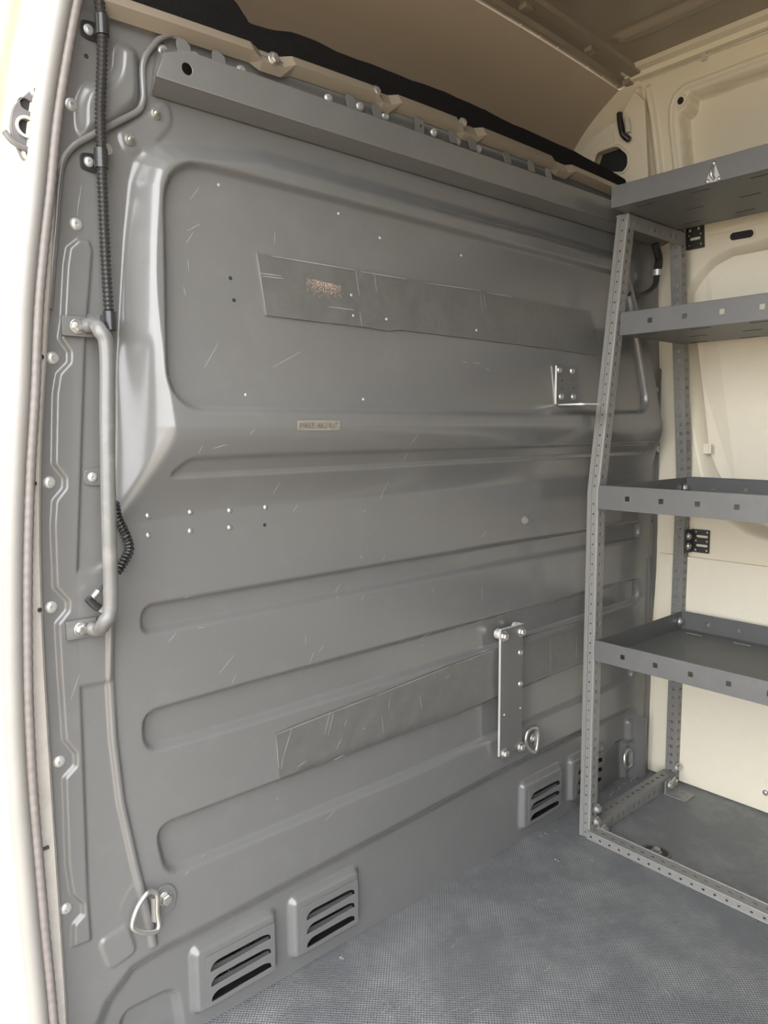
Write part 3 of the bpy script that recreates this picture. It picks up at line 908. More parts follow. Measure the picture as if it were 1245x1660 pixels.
# B-pillar jamb beside the bulkhead: stepped cream pillar
SEAL = [(0.158,1.98),(0.123,1.857),(0.093,1.752),(0.075,1.676),(0.061,1.618),(0.042,1.535),(0.026,1.454),(0.014,1.373),(0.001,1.292),(-0.01,1.212),(-0.021,1.098),(-0.032,1),(-0.042,0.884),(-0.049,0.766),(-0.053,0.663),(-0.054,0.557),(-0.052,0.447),(-0.05,0.353),(-0.047,0.257),(-0.044,0.138),(-0.039,0.005)]
def pillar_section(x, z):
    return [(x + 0.035, 0.012), (x + 0.010, -0.004), (x - 0.008, -0.010), (x - 0.014, 0.004), (x - 0.040, 0.010), (x - 0.048, 0.002), (x - 0.075, 0.000), (x - 0.085, 0.012), (x - 0.125, 0.016), (x - 0.135, 0.006), (x - 0.16, 0.004), (x - 0.175, 0.03), (x - 0.19, 0.10), (x - 0.20, 0.4), (x - 0.21, 1.25)]
sp = catmull([(x, 0, z) for x, z in SEAL], 5)
vv, ff = [], []
for i, q in enumerate(sp):
    pr = pillar_section(q.x, q.z)
    vv += [(a, b, q.z) for a, b in pr]
    if i:
        m = len(pr); k = m * i
        for j in range(m - 1): ff.append((k - m + j, k - m + j + 1, k + j + 1, k + j))
pillar = mesh_obj('door_pillar', vv, ff, 'cream', wall_left, smooth=True)
# jamb flange strip between the seal and the bulkhead
fl = []
for i, (x, z) in enumerate(zip(*[list(t) for t in zip(*XL_PTS)])):
    fl.append((x, z))
fl = catmull([(x, 0, z) for x, z in fl if z < 1.43], 6)
vv, ff = [], []
for i, q in enumerate(fl):
    vv += [(q.x - 0.030, -0.020, q.z), (q.x - 0.006, -0.015, q.z), (q.x - 0.001, -0.007, q.z), (q.x + 0.001, 0.012, q.z)]
    if i:
        k = 4 * i
        for j in range(3): ff.append((k - 4 + j, k - 3 + j, k + j + 1, k + j))
flange = mesh_obj('jamb_flange', vv, ff, 'jamb', wall_left, smooth=False)
for x, z in [(0.015,1.151),(-0.004,0.978),(-0.007,0.8)]:
    share('hole', HOLE_SHADE, flange, Matrix.Translation((x, -0.0190, z)) @ FACE_REAR)
for x, z in [(-0.028,0.45)]:
    box('flange_joint', (x - 0.012, -0.0215, z - 0.002), (x + 0.014, -0.016, z + 0.002), 'edge_dark', flange)

# door seal: round bulb, valley and ribbed lip
seal_path = [(q.x, -0.036, q.z) for q in sp]
seal = structure(sweep('trim_1', seal_path, [(0.013 * math.cos(t), 0.013 * math.sin(t)) for t in [2 * math.pi * i / 16 for i in range(16)]], 'rubber', None, up=(1, 0, 0)), 'grey rubber door seal running down the pillar')
bm = bmesh.new()
lipp = [(q.x + 0.0175, -0.036, q.z) for q in sp]
P = resample(lipp, 0.004)
rad = [1.0 + 0.05 * math.sin(i * 1.57) for i in range(len(P))]
sweep_bm(bm, P, [(0.008 * math.cos(t), 0.010 * math.sin(t)) for t in [2 * math.pi * i / 12 for i in range(12)]], (1, 0, 0), False, True, rad)
obj_from_bm('seal_lip', bm, 'rubber_dark', seal, True)

# ================================================================== THINGS
# ------------------------------------------------------------------ slotted-angle shelving unit
Y0, Y1 = -0.100, -1.30          # near-bulkhead end and far (out of frame) end
unit = thing('shelving_unit', 'dark grey slotted-angle shelving unit with four tray shelves against the cream wall', 'shelving', (1.47, -0.7, 0.0))
KZ = 0.895
FX = 1.262
PW = 0.029
def front_x(z): return FX if z <= KZ else FX + (z - KZ) * 0.148
def back_x(z): return 1.700 if z <= 0.92 else 1.700 - (z - 0.92) * 0.135

def slot_holes(w, L, pitch, cols):
    hs = []
    n = int(L / pitch)
    for i in range(n):
        v = pitch * (i + 0.5)
        for (u0, u1, dv) in cols: hs.append((u0, u1, v - dv / 2, v + dv / 2))
    return hs

def angle_post(name, base, top, depth_sign, parent, ysign, front=True):
    """L section: one leg faces -x, one leg faces along y; depth_sign +1: the second leg runs to +x"""
    base = Vector(base); top = Vector(top)
    d = top - base; L = d.length
    W = PW; t = 0.0018
    bm = bmesh.new()
    # leg facing -x: from the corner towards ysign*y
    F = frame_from(base, (0, ysign, 0), d)
    small = slot_holes(W, L, 0.025, [(0.0105, 0.0140, 0.0045)])
    big = slot_holes(W, L, 0.025, [(0.0075, 0.0155, 0.0095), (0.0195, 0.0225, 0.0065)])
    perf_mesh(bm, W, L, t, small if front else big, F)
    # leg in the plane of the shelf end
    F2 = frame_keep_v(base, (depth_sign, 0, 0), d)
    perf_mesh(bm, W, L, t, big, F2)
    return obj_from_bm(name, bm, 'post', parent)

def bead_along(base, top, parent, ys):
    """raised strips rolled into the front leg"""
    base = Vector(base); top = Vector(top)
    d = top - base
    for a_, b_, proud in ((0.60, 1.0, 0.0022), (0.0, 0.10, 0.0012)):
        F = frame_from(base + Vector((-proud, ys * PW * (a_ if ys > 0 else a_), 0)), (0, ys, 0), d)
        bm = bmesh.new()
        perf_mesh(bm, PW * (b_ - a_), d.length, proud, [], F)
        obj_from_bm('rolled_strip', bm, 'post' if b_ == 1.0 else 'highlight_edge', parent)  # narrow strip carries a painted highlight

for (yc, ys) in ((-0.098, 1), (Y1 - 0.004, -1)):
    a = angle_post('lower_front_post', (front_x(0), yc, 0.001), (front_x(KZ), yc, KZ), 1, unit, ys)
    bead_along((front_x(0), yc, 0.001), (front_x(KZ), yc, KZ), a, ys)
    a = angle_post('upper_front_post', (front_x(KZ), yc, KZ), (front_x(1.565), yc, 1.565), 1, unit, ys)
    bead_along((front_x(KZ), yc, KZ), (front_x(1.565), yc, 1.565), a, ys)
    angle_post('lower_back_post', (1.700, yc, 0.001), (1.700, yc, 0.92), 1, unit, ys, False)
    angle_post('upper_back_post', (1.700, yc, 0.92), (back_x(1.56), yc, 1.56), 1, unit, ys, False)

def tray(zb, zt, xf, xb, label=None, holes=True, y0=Y0, lipback=True, sq=0.0115, pitch=0.0845, first=0.072):
    L = y0 - Y1
    t = 0.0014
    top = box('shelf', (xf, Y1, zb), (xb, y0, zb + t), 'shelf', unit)
    hs = []
    zc = (zt - zb) * 0.52
    k = first
    while k < L - 0.02:
        if holes: hs.append((k, k + sq, zc - sq / 2, zc + sq / 2))
        k += pitch
    # front lip: u runs from y0 towards the camera end
    perf('front_lip', L, zt - zb, t, hs, frame_from((xf, y0, zb), (0, -1, 0), (0, 0, 1)), 'shelf', top)
    perf('back_lip', L, zt - zb, t, hs if holes else [], frame_from((xb, y0, zb), (0, -1, 0), (0, 0, 1)), 'shelf', top)
    for y in (y0, Y1):
        perf('end_lip', xb - xf, zt - zb, t, [], frame_from((xf, y, zb), (1, 0, 0), (0, 0, 1)), 'shelf', top)
    # folded hems along the lip tops
    tube('front_hem', [(xf + 0.001, y0, zt), (xf + 0.001, Y1, zt)], 0.0018, 'shelf', top, 8)
    tube('back_hem', [(xb, y0, zt), (xb, Y1, zt)], 0.0022, 'shelf', top, 8)
    return top

s1 = tray(1.565, 1.613, 1.297, back_x(1.58) - 0.004, holes=False, y0=-0.0915)
s2 = tray(1.272, 1.325, 1.334, back_x(1.30) - 0.004, y0=-0.1015)
s3 = tray(0.853, 0.909, 1.258, 1.698, y0=-0.1015)
s4 = tray(0.474, 0.524, 1.258, 1.698, y0=-0.1015)
# short pressed slots in the tray sheets
for tr, zz, x0, x1 in ((s1, 1.5648, 1.33, 1.56), (s4, 0.4756, 1.66, 1.66), (s2, 1.2718, 1.36, 1.62)):
    for xx in sorted({x0, (x0 + x1) / 2, x1}):
        for j in range(7):
            yy = -0.16 - 0.13 * j - (0.06 if xx == (x0 + x1) / 2 and x0 != x1 else 0)
            box('pressed_slot', (xx - 0.0022, yy - 0.022, zz - 0.0006), (xx + 0.0022, yy + 0.022, zz + 0.0006), 'edge_dark' if tr is not s4 else 'rivet', tr)

# cross bars at the end frame: top and floor
def cross_bar(z, x0, x1, y, flange_down=True):
    L = x1 - x0
    bm = bmesh.new()
    hs = [(q[2], q[3], 0.010, 0.022) for q in slot_holes(0.038, L, 0.027, [(0, 0, 0.006)])]
    perf_mesh(bm, L, 0.034, 0.0018, hs, frame_from((x0, y, z), (1, 0, 0), (0, 0, 1)))
    hs2 = [(q[2], q[3], 0.014, 0.022) for q in slot_holes(0.038, L, 0.027, [(0, 0, 0.012)])]
    perf_mesh(bm, L, 0.036, 0.0018, hs2, frame_from((x0, y, z + 0.034), (1, 0, 0), (0, 1, 0)))
    return obj_from_bm('cross_bar', bm, 'post', unit)
cross_bar(1.528, front_x(1.528) + 0.004, back_x(1.53) - 0.004, -0.100)
cross_bar(0.002, 1.266, 1.698, -0.1015)
# front base rail on the floor
Lr = (Y0 + 0.038) - (Y1 - 0.038)
bm = bmesh.new()
hs = [(q[2], q[3], 0.008, 0.0125) for q in slot_holes(0.03, Lr, 0.0265, [(0, 0, 0.006)])]
perf_mesh(bm, Lr, 0.0215, 0.0016, hs, frame_from((1.2560, Y0 + 0.006, 0.002), (0, -1, 0), (0, 0, 1)))
hs2 = [(q[2], q[3], 0.014, 0.020) for q in slot_holes(0.03, Lr, 0.0265, [(0, 0, 0.010)])]
perf_mesh(bm, Lr, 0.034, 0.0016, hs2, frame_from((1.2560, Y0 + 0.006, 0.0225), (0, -1, 0), (1, 0, 0)))
rail_o = obj_from_bm('base_rail', bm, 'post', unit)
tube('rolled_bead', [(1.2552, Y0 - 0.002, 0.022), (1.2552, Y1 - 0.03, 0.022)], 0.0026, 'post', rail_o, 8)
tube('rolled_bead', [(1.2552, Y0 - 0.002, 0.004), (1.2552, Y1 - 0.03, 0.004)], 0.0022, 'post', rail_o, 8)
tube('rolled_bead', [(1.289, Y0 - 0.004, 0.024), (1.289, Y1 - 0.03, 0.024)], 0.0022, 'post', rail_o, 8)

# foot brackets on the mat
def foot(x, y, L, W_):
    F = frame_from((x, y, 0.0006), (0, -1, 0), (1, 0, 0))
    pl = plate2d('foot_bracket', rrect2(0, L, 0, W_, 0.003), [rrect2(0.022, 0.042, 0.008, 0.015, 0.003), rrect2(0.022, 0.042, W_ - 0.018, W_ - 0.011, 0.003), circle2(L - 0.010, W_ / 2, 0.003, 10)], 0.003, Matrix(((0, 1, 0, x), (-1, 0, 0, y), (0, 0, 1, 0.0006), (0, 0, 0, 1))), 'post', unit)
    perf('upright_leg', W_, 0.040, 0.003, [(0.012, 0.020, 0.014, 0.024)], frame_from((x, y, 0.0006), (1, 0, 0), (0, 0, 1)), 'post', pl)
    return pl
fb = foot(1.622, -0.110, 0.064, 0.058)
fb2 = foot(1.283, -0.110, 0.062, 0.040)
FACE_L2 = FACE_LEFT
for p in ((1.640, -0.115, 0.026), (1.664, -0.115, 0.028), (1.300, -0.115, 0.020)):
    share('bolt', BOLT_BIG, unit, Matrix.Translation(p) @ FACE_REAR)
for p in ((1.282, -0.1045, 0.078), (1.282, -0.1045, 0.044), (1.700, -0.1045, 0.055)):
    share('bolt', BOLT_BIG, unit, Matrix.Translation(p) @ FACE_REAR)
for zz in (0.880, 0.497):
    share('bolt', BOLT_BIG, unit, Matrix.Translation((1.684, -0.1045, zz)) @ FACE_REAR)

# black perforated wall brackets tying the back post to the body side
def wall_bracket(px_c, zc, hgt, slots):
    (y, z) = px_c
    x = float(wall_x(z)) - 0.0005
    lean = (float(wall_x(z + 0.02)) - float(wall_x(z - 0.02))) / 0.04
    F = frame_from((x - 0.002, y, z), (0, -1, 0), (lean, 0, 1))
    F = F @ Matrix.Rotation(0, 4, 'Z')
    holes = []
    for (u0, u1, v0, v1) in slots:
        holes.append(rrect2(u0, u1, v0, v1, min(u1 - u0, v1 - v0) * 0.48, 4))
    # faces -x: local z = u x v = (-y) x z = -x
    br = plate2d('wall_bracket', rrect2(-0.024, 0.026, -hgt / 2, hgt / 2, 0.002), holes, 0.0025, F, 'blackmetal', unit)
    perf('bracket_leg', 0.050, hgt, 0.0025, [(0.012, 0.020, hgt * 0.3, hgt * 0.3 + 0.008), (0.012, 0.020, hgt * 0.68, hgt * 0.68 + 0.008)],
         frame_from((x - 0.050, y + 0.024, z - hgt / 2), (1, 0, 0), (lean, 0, 1)), 'blackmetal', br)
    for v in (0.3, 0.72):
        share('bolt', BOLT, br, Matrix.Translation((x - 0.034, y + 0.021, z - hgt / 2 + hgt * v)) @ FACE_REAR)
    return br
b_slots = [(-0.013, 0.021, 0.010, 0.017), (-0.013, 0.021, -0.016, -0.009)] + [(u - 0.003, u + 0.003, v - 0.003, v + 0.003) for u in (-0.014, 0.018) for v in (0.026, 0.0005, -0.026)]
a_slots = [(-0.014, 0.016, -0.010, -0.003), (-0.017, -0.009, 0.012, 0.020), (0.007, 0.015, 0.014, 0.022)] + [(u - 0.0024, u + 0.0024, v - 0.0024, v + 0.0024) for u in (-0.016, 0.016) for v in (0.028, 0.004, -0.022)]
wall_bracket([(-0.133,0.727)][0], 0, 0.066, b_slots)
wall_bracket([(-0.107,1.56)][0], 0, 0.066, a_slots)

# white galvanised eye plate riveted to the top shelf lip
ey = [(-0.335,1.585)][0]
eye = thing('eye_plate', 'triangular galvanised eye plate riveted to the top shelf lip', 'hook', (1.2965, ey[0], ey[1]))
F = frame_from((1.2966, ey[0], ey[1]), (0, -1, 0), (0, 0, 1))
tri = rounded([(0, 0.024), (-0.018, -0.019), (0.018, -0.019)], 0.012, 5)
plate2d('plate', tri, [], 0.0016, F, 'rivet', eye, bevel=0.0004)
loop = catmull([F @ Vector(p) for p in ((0.0, 0.012, 0.001), (-0.001, 0.004, 0.007), (-0.001, -0.006, 0.008), (0.002, -0.014, 0.001))], 6)
tube('eye_loop', loop, 0.0035, 'zinc', eye, 10)
for u, v in ((0, 0.019), (-0.0125, -0.015), (0.0125, -0.015)):
    share('rivet_small', RIVET_SMALL, eye, F @ Matrix.Translation((u, v, 0.0016)))

# ------------------------------------------------------------------ grab handle
hb = [(0.073,1.195),(0.086,1.188),(0.091,1.168),(0.086,1.048),(0.082,0.917),(0.079,0.8),(0.073,0.776),(0.052,0.769)]
gh = thing('grab_handle', 'bent grey steel grab handle bolted to the left of the bulkhead', 'handle', (hb[3][0], -0.03, hb[7][1]))
he = [(0.078,1.198),(0.087,1.199),(0.063,0.76),(0.071,0.759)]
hpts = [(he[0][0], -0.014, he[0][1]), (he[1][0], -0.026, he[1][1]), (hb[1][0] - 0.002, -0.052, hb[1][1]), (hb[2][0], -0.056, hb[2][1] - 0.006), (hb[3][0], -0.056, hb[3][1]), (hb[4][0], -0.056, hb[4][1]), (hb[5][0], -0.056, hb[5][1]), (hb[6][0] - 0.002, -0.052, hb[6][1]), (he[3][0], -0.026, he[3][1]), (he[2][0], -0.014, he[2][1])]
tube('bar', catmull(hpts, 8), 0.0105, 'handle', gh, 18)
for (cx_, cz_) in [(0.066,1.197),(0.049,0.761)]:
    sgn = bh(cx_, cz_).y
    pl = box('mount_plate', (cx_ - 0.020, sgn - 0.008, cz_ - 0.014), (cx_ + 0.024, sgn - 0.001, cz_ + 0.014), 'handle', gh, bevel=0.0015)
    share('bolt', BOLT, pl, Matrix.Translation((cx_ + 0.001, sgn - 0.008, cz_)) @ FACE_REAR)

# ------------------------------------------------------------------ wiring on the left of the bulkhead
cp = [(0.114,1.666),(0.116,1.638),(0.118,1.611),(0.116,1.562),(0.11,1.495),(0.108,1.428),(0.108,1.362),(0.108,1.294),(0.109,1.225),(0.11,1.201)]
cond = thing('wiring_conduit', 'black corrugated wiring conduit clipped down the upper left bulkhead', 'conduit', (cp[-1][0], -0.02, cp[-1][1]))
cpath = catmull([(x, -0.024 if i != 5 else -0.026, z) for i, (x, z) in enumerate(cp)], 8)
corrugated('corrugated_tube', cpath, 0.0078, 'black', cond, 0.0062, 0.22)
for i, (px_, side) in enumerate(zip([(0.108,1.608),(0.099,1.429),(0.093,1.206),(0.082,0.982)], (0.016, 0.016, 0.020, 0.020))):
    x, z = px_
    sy_ = bh(x, z).y
    F = frame_from((x, sy_ - 0.0005, z), (1, 0, 0), (0, 0, 1))
    out = rounded([(-0.013, -0.010), (-0.013, 0.010), (0.0, 0.013), (0.020, 0.012), (0.020, -0.012), (0.0, -0.013)], 0.008, 4)
    cl = plate2d('clamp', out, [], 0.003, F, 'black' if i < 2 else 'grey', cond, bevel=0.0006)
    share('rivet', RIVET, cl, F @ Matrix.Translation((-0.001, 0, 0.003)) @ Matrix.Scale(0.8, 4))
    if i < 3:
        cxx = {0: cp[2][0], 1: cp[5][0], 2: cp[9][0]}[i]
        tube('clamp_collar', [(cxx, -0.024, z + 0.014), (cxx, -0.024, z - 0.012)], 0.0095, 'black', cl, 14)
        box('clamp_bridge', (x + 0.010, -0.026, z - 0.011), (cxx, sy_ - 0.001, z + 0.011), 'black', cl, bevel=0.001)
x, z = [(0.119,1.447)][0]
share('clip_screw', SCREW, cond, Matrix.Translation((x, -0.02, z)) @ FACE_REAR)

kp = [(0.105,0.944),(0.109,0.92),(0.116,0.903),(0.123,0.883),(0.124,0.869),(0.115,0.854),(0.105,0.84)]
coil = thing('coiled_cable', 'short black coiled cable with right-angle plug hanging behind the grab handle', 'cable', (kp[-1][0], -0.02, kp[-1][1]))
cpath = resample(catmull([(x, -0.020, z) for x, z in kp], 10), 0.00055)
hel = []
turns = 0.0056
tt = 0.0
for i, q in enumerate(cpath):
    a = i * 0.00055 / turns * 2 * math.pi
    tg = (cpath[min(i + 1, len(cpath) - 1)] - cpath[max(i - 1, 0)]).normalized()
    n1 = Vector((0, 1, 0)); n2 = tg.cross(n1).normalized()
    hel.append(q + n1 * (0.0058 * math.cos(a)) + n2 * (0.0058 * math.sin(a)))
tube('coil', hel, 0.0023, 'black', coil, 6)
wp = [(0.104,0.841),(0.092,0.831),(0.081,0.822),(0.075,0.815)]
tube('wire', catmull([(x, -0.024, z) for x, z in wp], 6), 0.0022, 'black', coil, 8)
pl_ = [(0.072,0.817),(0.066,0.811),(0.059,0.805)]
tube('plug_strain_relief', [(x, -0.030, z) for x, z in pl_], 0.0048, 'zinc', coil, 12)
pl2 = [(0.056,0.809),(0.064,0.798),(0.071,0.792)]
plug = tube('plug_body', [(x, -0.031, z) for x, z in pl2], 0.0062, 'black', coil, 12)
pl3 = [(0.069,0.794),(0.078,0.786)]
tube('plug_tip', [(x, -0.031, z) for x, z in pl3], 0.0044, 'alu', coil, 12)

# grey hose crossing the top-left corner
hz_ = [(0.504,1.652),(0.38,1.651),(0.291,1.647),(0.235,1.641),(0.212,1.631),(0.182,1.59),(0.183,1.534),(0.175,1.517),(0.116,1.475),(0.077,1.446),(0.061,1.424),(0.054,1.387),(0.048,1.336),(0.04,1.278),(0.032,1.219)]
hose = tag(tube('painted_hose', round_path([bh(x, z, 0.005) for x, z in hz_], 0.02, 6), 0.0048, 'grey', None, 12), 'thin grey painted hose bent across the top left corner of the bulkhead', 'hose')

# ------------------------------------------------------------------ plates, brackets and rings on the bulkhead
MP = [(1,0.582),(1.082,0.578),(1.092,0.26),(1.005,0.273)]
mp = thing('mounting_plate', 'tall dark steel mounting plate with bright edge bolted low on the bulkhead', 'plate', ((MP[0][0] + MP[1][0]) / 2, -0.01, MP[3][1]))
F = frame_from((0, -0.012, 0), (1, 0, 0), (0, 0, 1))
x0, x1 = MP[0][0], MP[1][0]
z0, z1 = MP[3][1], MP[0][1]
body = plate2d('plate', [(x0, z0), (x1, z0), (x1, z1), (x0, z1)], [], 0.005, F, 'shelf', mp)
box('bright_edge', (x0 - 0.0016, -0.0172, z0), (x0, -0.012, z1), 'alu', mp)
box('bright_top_edge', (x0, -0.0172, z1), (x1, -0.012, z1 + 0.0014), 'alu', mp)
for x, z in [(1.009,0.566),(1.073,0.565),(1.016,0.278),(1.077,0.276)]:
    share('bolt', BOLT_BIG, mp, Matrix.Translation((x, -0.017, z)) @ FACE_REAR)
for x, z in [(1.072,0.513),(1.074,0.435)]:
    share('screw', SCREW, mp, Matrix.Translation((x, -0.017, z)) @ FACE_REAR)
for x, z in [(1.015,0.373),(1.075,0.374)]:
    share('screw_tip', SPECK, mp, Matrix.Translation((x, -0.017, z)) @ FACE_REAR)
for x, z in [(1.01,0.566),(1.074,0.571)]:
    share('spacer_washer', lathe_mesh('spacer_washer', [(0.0, 0.006), (0.011, 0.006), (0.012, 0.005), (0.012, -0.008)], 'alu', 14), mp, Matrix.Translation((x - 0.002, -0.006, z + 0.003)) @ FACE_REAR)

LB = [(1.156,1.195),(1.236,1.191),(1.247,1.114),(1.169,1.105)]
lb = thing('angle_bracket', 'small steel L-bracket with bent shelf arm screwed beside the shelving post', 'bracket', (LB[0][0], -0.05, LB[3][1]))
yb = min(bh(LB[0][0] + 0.02, LB[0][1] - 0.03).y, bh(LB[0][0] + 0.06, LB[0][1] - 0.05).y) - 0.001
F = frame_from((0, yb, 0), (1, 0, 0), (0, 0, 1))
hl = []
lx0, lx1, lz0, lz1 = LB[0][0], LB[1][0] + 0.004, LB[3][1], LB[0][1]
ptsL = [(1.179,1.161),(1.224,1.165),(1.18,1.142),(1.227,1.145)]
plate2d('back_plate', [(lx0, lz0), (lx1, lz0), (lx1, lz1), (lx0, lz1)], [circle2(x, z, 0.0028, 10) for x, z in ptsL], 0.003, F, 'shelf', lb)
box('side_edge', (lx0 - 0.0015, yb - 0.0045, lz0), (lx0 + 0.0002, yb, lz1), 'alu', lb)
arm = rounded([(lx0, 0), (lx1 + 0.004, 0), (lx1 + 0.004, -0.075), ((lx0 + lx1) / 2, -0.088), (lx0, -0.075)], 0.02, 5)
plate2d('arm', arm, [circle2(lx0 + 0.045, -0.045, 0.008, 14)], 0.003, Matrix(((1, 0, 0, 0), (0, 1, 0, yb), (0, 0, 1, lz0 - 0.003), (0, 0, 0, 1))), 'alu', lb)
for x, z in [(1.167,1.185),(1.219,1.185),(1.176,1.123),(1.226,1.124)]:
    share('screw', SCREW, lb, Matrix.Translation((x, yb - 0.003, z)) @ FACE_REAR @ Matrix.Scale(1.1, 4))

def d_ring(name, label, pts, base_xz, bar_xz, wall_y, r, base_r, parent_off=0.02):
    t = thing(name, label, 'lashing ring', (base_xz[0], wall_y, base_xz[1] - 0.03), 'lashing rings on the bulkhead')
    F = frame_from((base_xz[0], wall_y - 0.0005, base_xz[1]), (1, 0, 0), (0, 0, 1))
    plate2d('base_plate', circle2(0, 0, base_r[0], 28, base_r[1]), [], 0.003, F, 'grey', t, bevel=0.0008, smooth=True)
    path = catmull([(x, wall_y - o_, z) for (x, z), o_ in pts], 8, closed=True)
    tube('ring', path, r, 'zinc', t, 12, closed=True)
    (ax, az), (bx_, bz_) = bar_xz
    tube('hinge_sleeve', [(ax, wall_y - 0.010, az), (bx_, wall_y - 0.010, bz_)], r * 1.7, 'post', t, 12)
    return t
dr = [(0.137,0.314),(0.145,0.304),(0.145,0.274),(0.146,0.25),(0.137,0.245),(0.115,0.256),(0.101,0.273),(0.111,0.298),(0.126,0.314)]
t_ = d_ring('lashing_ring', 'bent steel lashing ring with round base at the lower left of the bulkhead',
       list(zip(dr, (0.018, 0.018, 0.016, 0.018, 0.020, 0.022, 0.022, 0.020, 0.020))), [(0.165,0.279)][0], [(0.145,0.298),(0.145,0.257)], bh(*[(0.16,0.278)][0]).y, 0.0042, (0.020, 0.026))
b_ = [(0.165,0.282)][0]
share('bolt', BOLT_BIG, t_, Matrix.Translation((b_[0], bh(b_[0], b_[1]).y - 0.003, b_[1])) @ FACE_REAR)
dr = [(1.137,0.306),(1.149,0.293),(1.148,0.263),(1.141,0.245),(1.126,0.247),(1.105,0.267),(1.1,0.288),(1.112,0.307)]
t_ = d_ring('lashing_ring', 'small steel D-shaped lashing ring beside the mounting plate', list(zip(dr, (0.015, 0.015, 0.015, 0.015, 0.015, 0.015, 0.015, 0.015))),
       [(1.155,0.269)][0], [(1.154,0.293),(1.152,0.254)], bh(*[(1.155,0.269)][0]).y, 0.0042, (0.014, 0.020))
share('bolt', BOLT, t_, Matrix.Translation((*[(p[0]) for p in [(1.142,0.275)]], bh(*[(1.142,0.275)][0]).y - 0.003, [(1.142,0.275)][0][1])) @ FACE_REAR)
dr = [(1.624,0.096),(1.643,0.075),(1.637,0.05),(1.613,0.044),(1.595,0.063),(1.601,0.088)]
wy = bh(*[(1.636,0.062)][0]).y
t_ = d_ring('lashing_ring', 'folded steel lashing ring in the dark pocket behind the shelving post', list(zip(dr, (0.010, 0.012, 0.014, 0.016, 0.016, 0.012))),
       [(1.643,0.06)][0], [(1.638,0.087),(1.637,0.039)], wy, 0.005, (0.026, 0.034))
share('bolt', BOLT_BIG, t_, Matrix.Translation(([(1.646,0.071)][0][0], wy - 0.004, [(1.646,0.071)][0][1])) @ FACE_REAR)

# recessed floor anchor inside the shelving foot
fa = [(1.332,-0.244)][0]
anc = thing('floor_anchor', 'oval floor anchor with steel bolt set in the mat inside the shelving', 'floor anchor', (fa[0], fa[1], 0))
plate2d('rim', circle2(0, 0, 0.030, 28, 0.036), [circle2(0, 0, 0.024, 28, 0.029)], 0.005, Matrix.Translation((fa[0], fa[1], 0.0)), 'shelf', anc, bevel=0.0015, smooth=True)
plate2d('cup', circle2(0, 0, 0.025, 28, 0.030), [], 0.0015, Matrix.Translation((fa[0], fa[1], 0.0002)), 'blackmetal', anc)
share('bolt', BOLT_BIG, anc, Matrix.Translation((fa[0], fa[1], 0.0018)))
# small wire loop on the mat by the board
wl = [(1.731,-0.208),(1.742,-0.228)]
cxw = ((wl[0][0] + wl[1][0]) / 2, (wl[0][1] + wl[1][1]) / 2)
lp = [(cxw[0] - 0.006 * math.sin(t) * 0 , cxw[1] + 0.016 * math.cos(t), 0.001 + 0.020 * math.sin(t)) for t in [math.pi * i / 12 for i in range(13)]]
tag(tube('wire_loop', lp, 0.0016, 'black', None, 8), 'small black wire loop poking up beside the cream board', 'wire loop')

# ------------------------------------------------------------------ adhesive strips
def strip_thing(name, label, top, bot, thick, mat_, seams):
    """strip between two polylines in (x,z), lying on the sheet metal, cut into sheets at seams (fractions)"""
    t = thing(name, label, 'adhesive strip', (top[0][0], bh(*bot[0]).y, bot[0][1]), 'vinyl strips on the bulkhead')
    def lerp(poly, u):
        xs_ = [p[0] for p in poly]
        x = xs_[0] + (xs_[-1] - xs_[0]) * u
        return x, float(np.interp(x, xs_, [p[1] for p in poly]))
    for a, b in zip(seams[:-1], seams[1:]):
        bm = bmesh.new()
        nx, nz = max(4, int((b - a) * 60)), 10
        fr_, bk = [], []
        for i in range(nx + 1):
            u = a + (b - a) * i / nx
            tp, bt = lerp(top, u), lerp(bot, u)
            rf, rb = [], []
            for j in range(nz + 1):
                v = j / nz
                x = bt[0] + (tp[0] - bt[0]) * v; z = bt[1] + (tp[1] - bt[1]) * v
                wob = 0.0006 * math.sin(x * 47 + z * 31) + 0.0004 * math.sin(x * 91 - z * 77)
                rf.append(bm.verts.new(bh(x, z, thick + wob))); rb.append(bm.verts.new(bh(x, z, 0.0002)))
            fr_.append(rf); bk.append(rb)
        for i in range(nx):
            for j in range(nz):
                bm.faces.new((fr_[i][j], fr_[i + 1][j], fr_[i + 1][j + 1], fr_[i][j + 1]))
            bm.faces.new((bk[i][0], bk[i + 1][0], fr_[i + 1][0], fr_[i][0]))
            bm.faces.new((fr_[i][nz], fr_[i + 1][nz], bk[i + 1][nz], bk[i][nz]))
        for j in range(nz):
            bm.faces.new((bk[0][j], fr_[0][j], fr_[0][j + 1], bk[0][j + 1]))
            bm.faces.new((bk[nx][j + 1], fr_[nx][j + 1], fr_[nx][j], bk[nx][j]))
        obj_from_bm('vinyl_sheet', bm, mat_, t, True)
    return t
TOP1 = [(0.353,1.336),(0.43,1.335),(0.56,1.337),(0.605,1.337),(0.899,1.337),(1.174,1.336),(1.315,1.335)]
BOT1 = [(0.364,1.237),(0.453,1.236),(0.568,1.236),(0.633,1.233),(0.663,1.238),(0.898,1.236),(1.129,1.233),(1.195,1.232),(1.333,1.228)]
st = strip_thing('vinyl_strip', 'dark adhesive vinyl strip in overlapping sheets across the upper bulkhead panel', TOP1, BOT1, 0.0034, 'vinyl', [0, 0.268, 0.315, 0.615, 1.0])
for x, z in [(0.55,1.254),(0.631,1.255),(0.884,1.255),(0.548,1.29)]:
    share('screw_tip', SPECK, st, Matrix.Translation(bh(x, z, 0.0034)) @ FACE_REAR @ Matrix.Scale(1.05, 4))
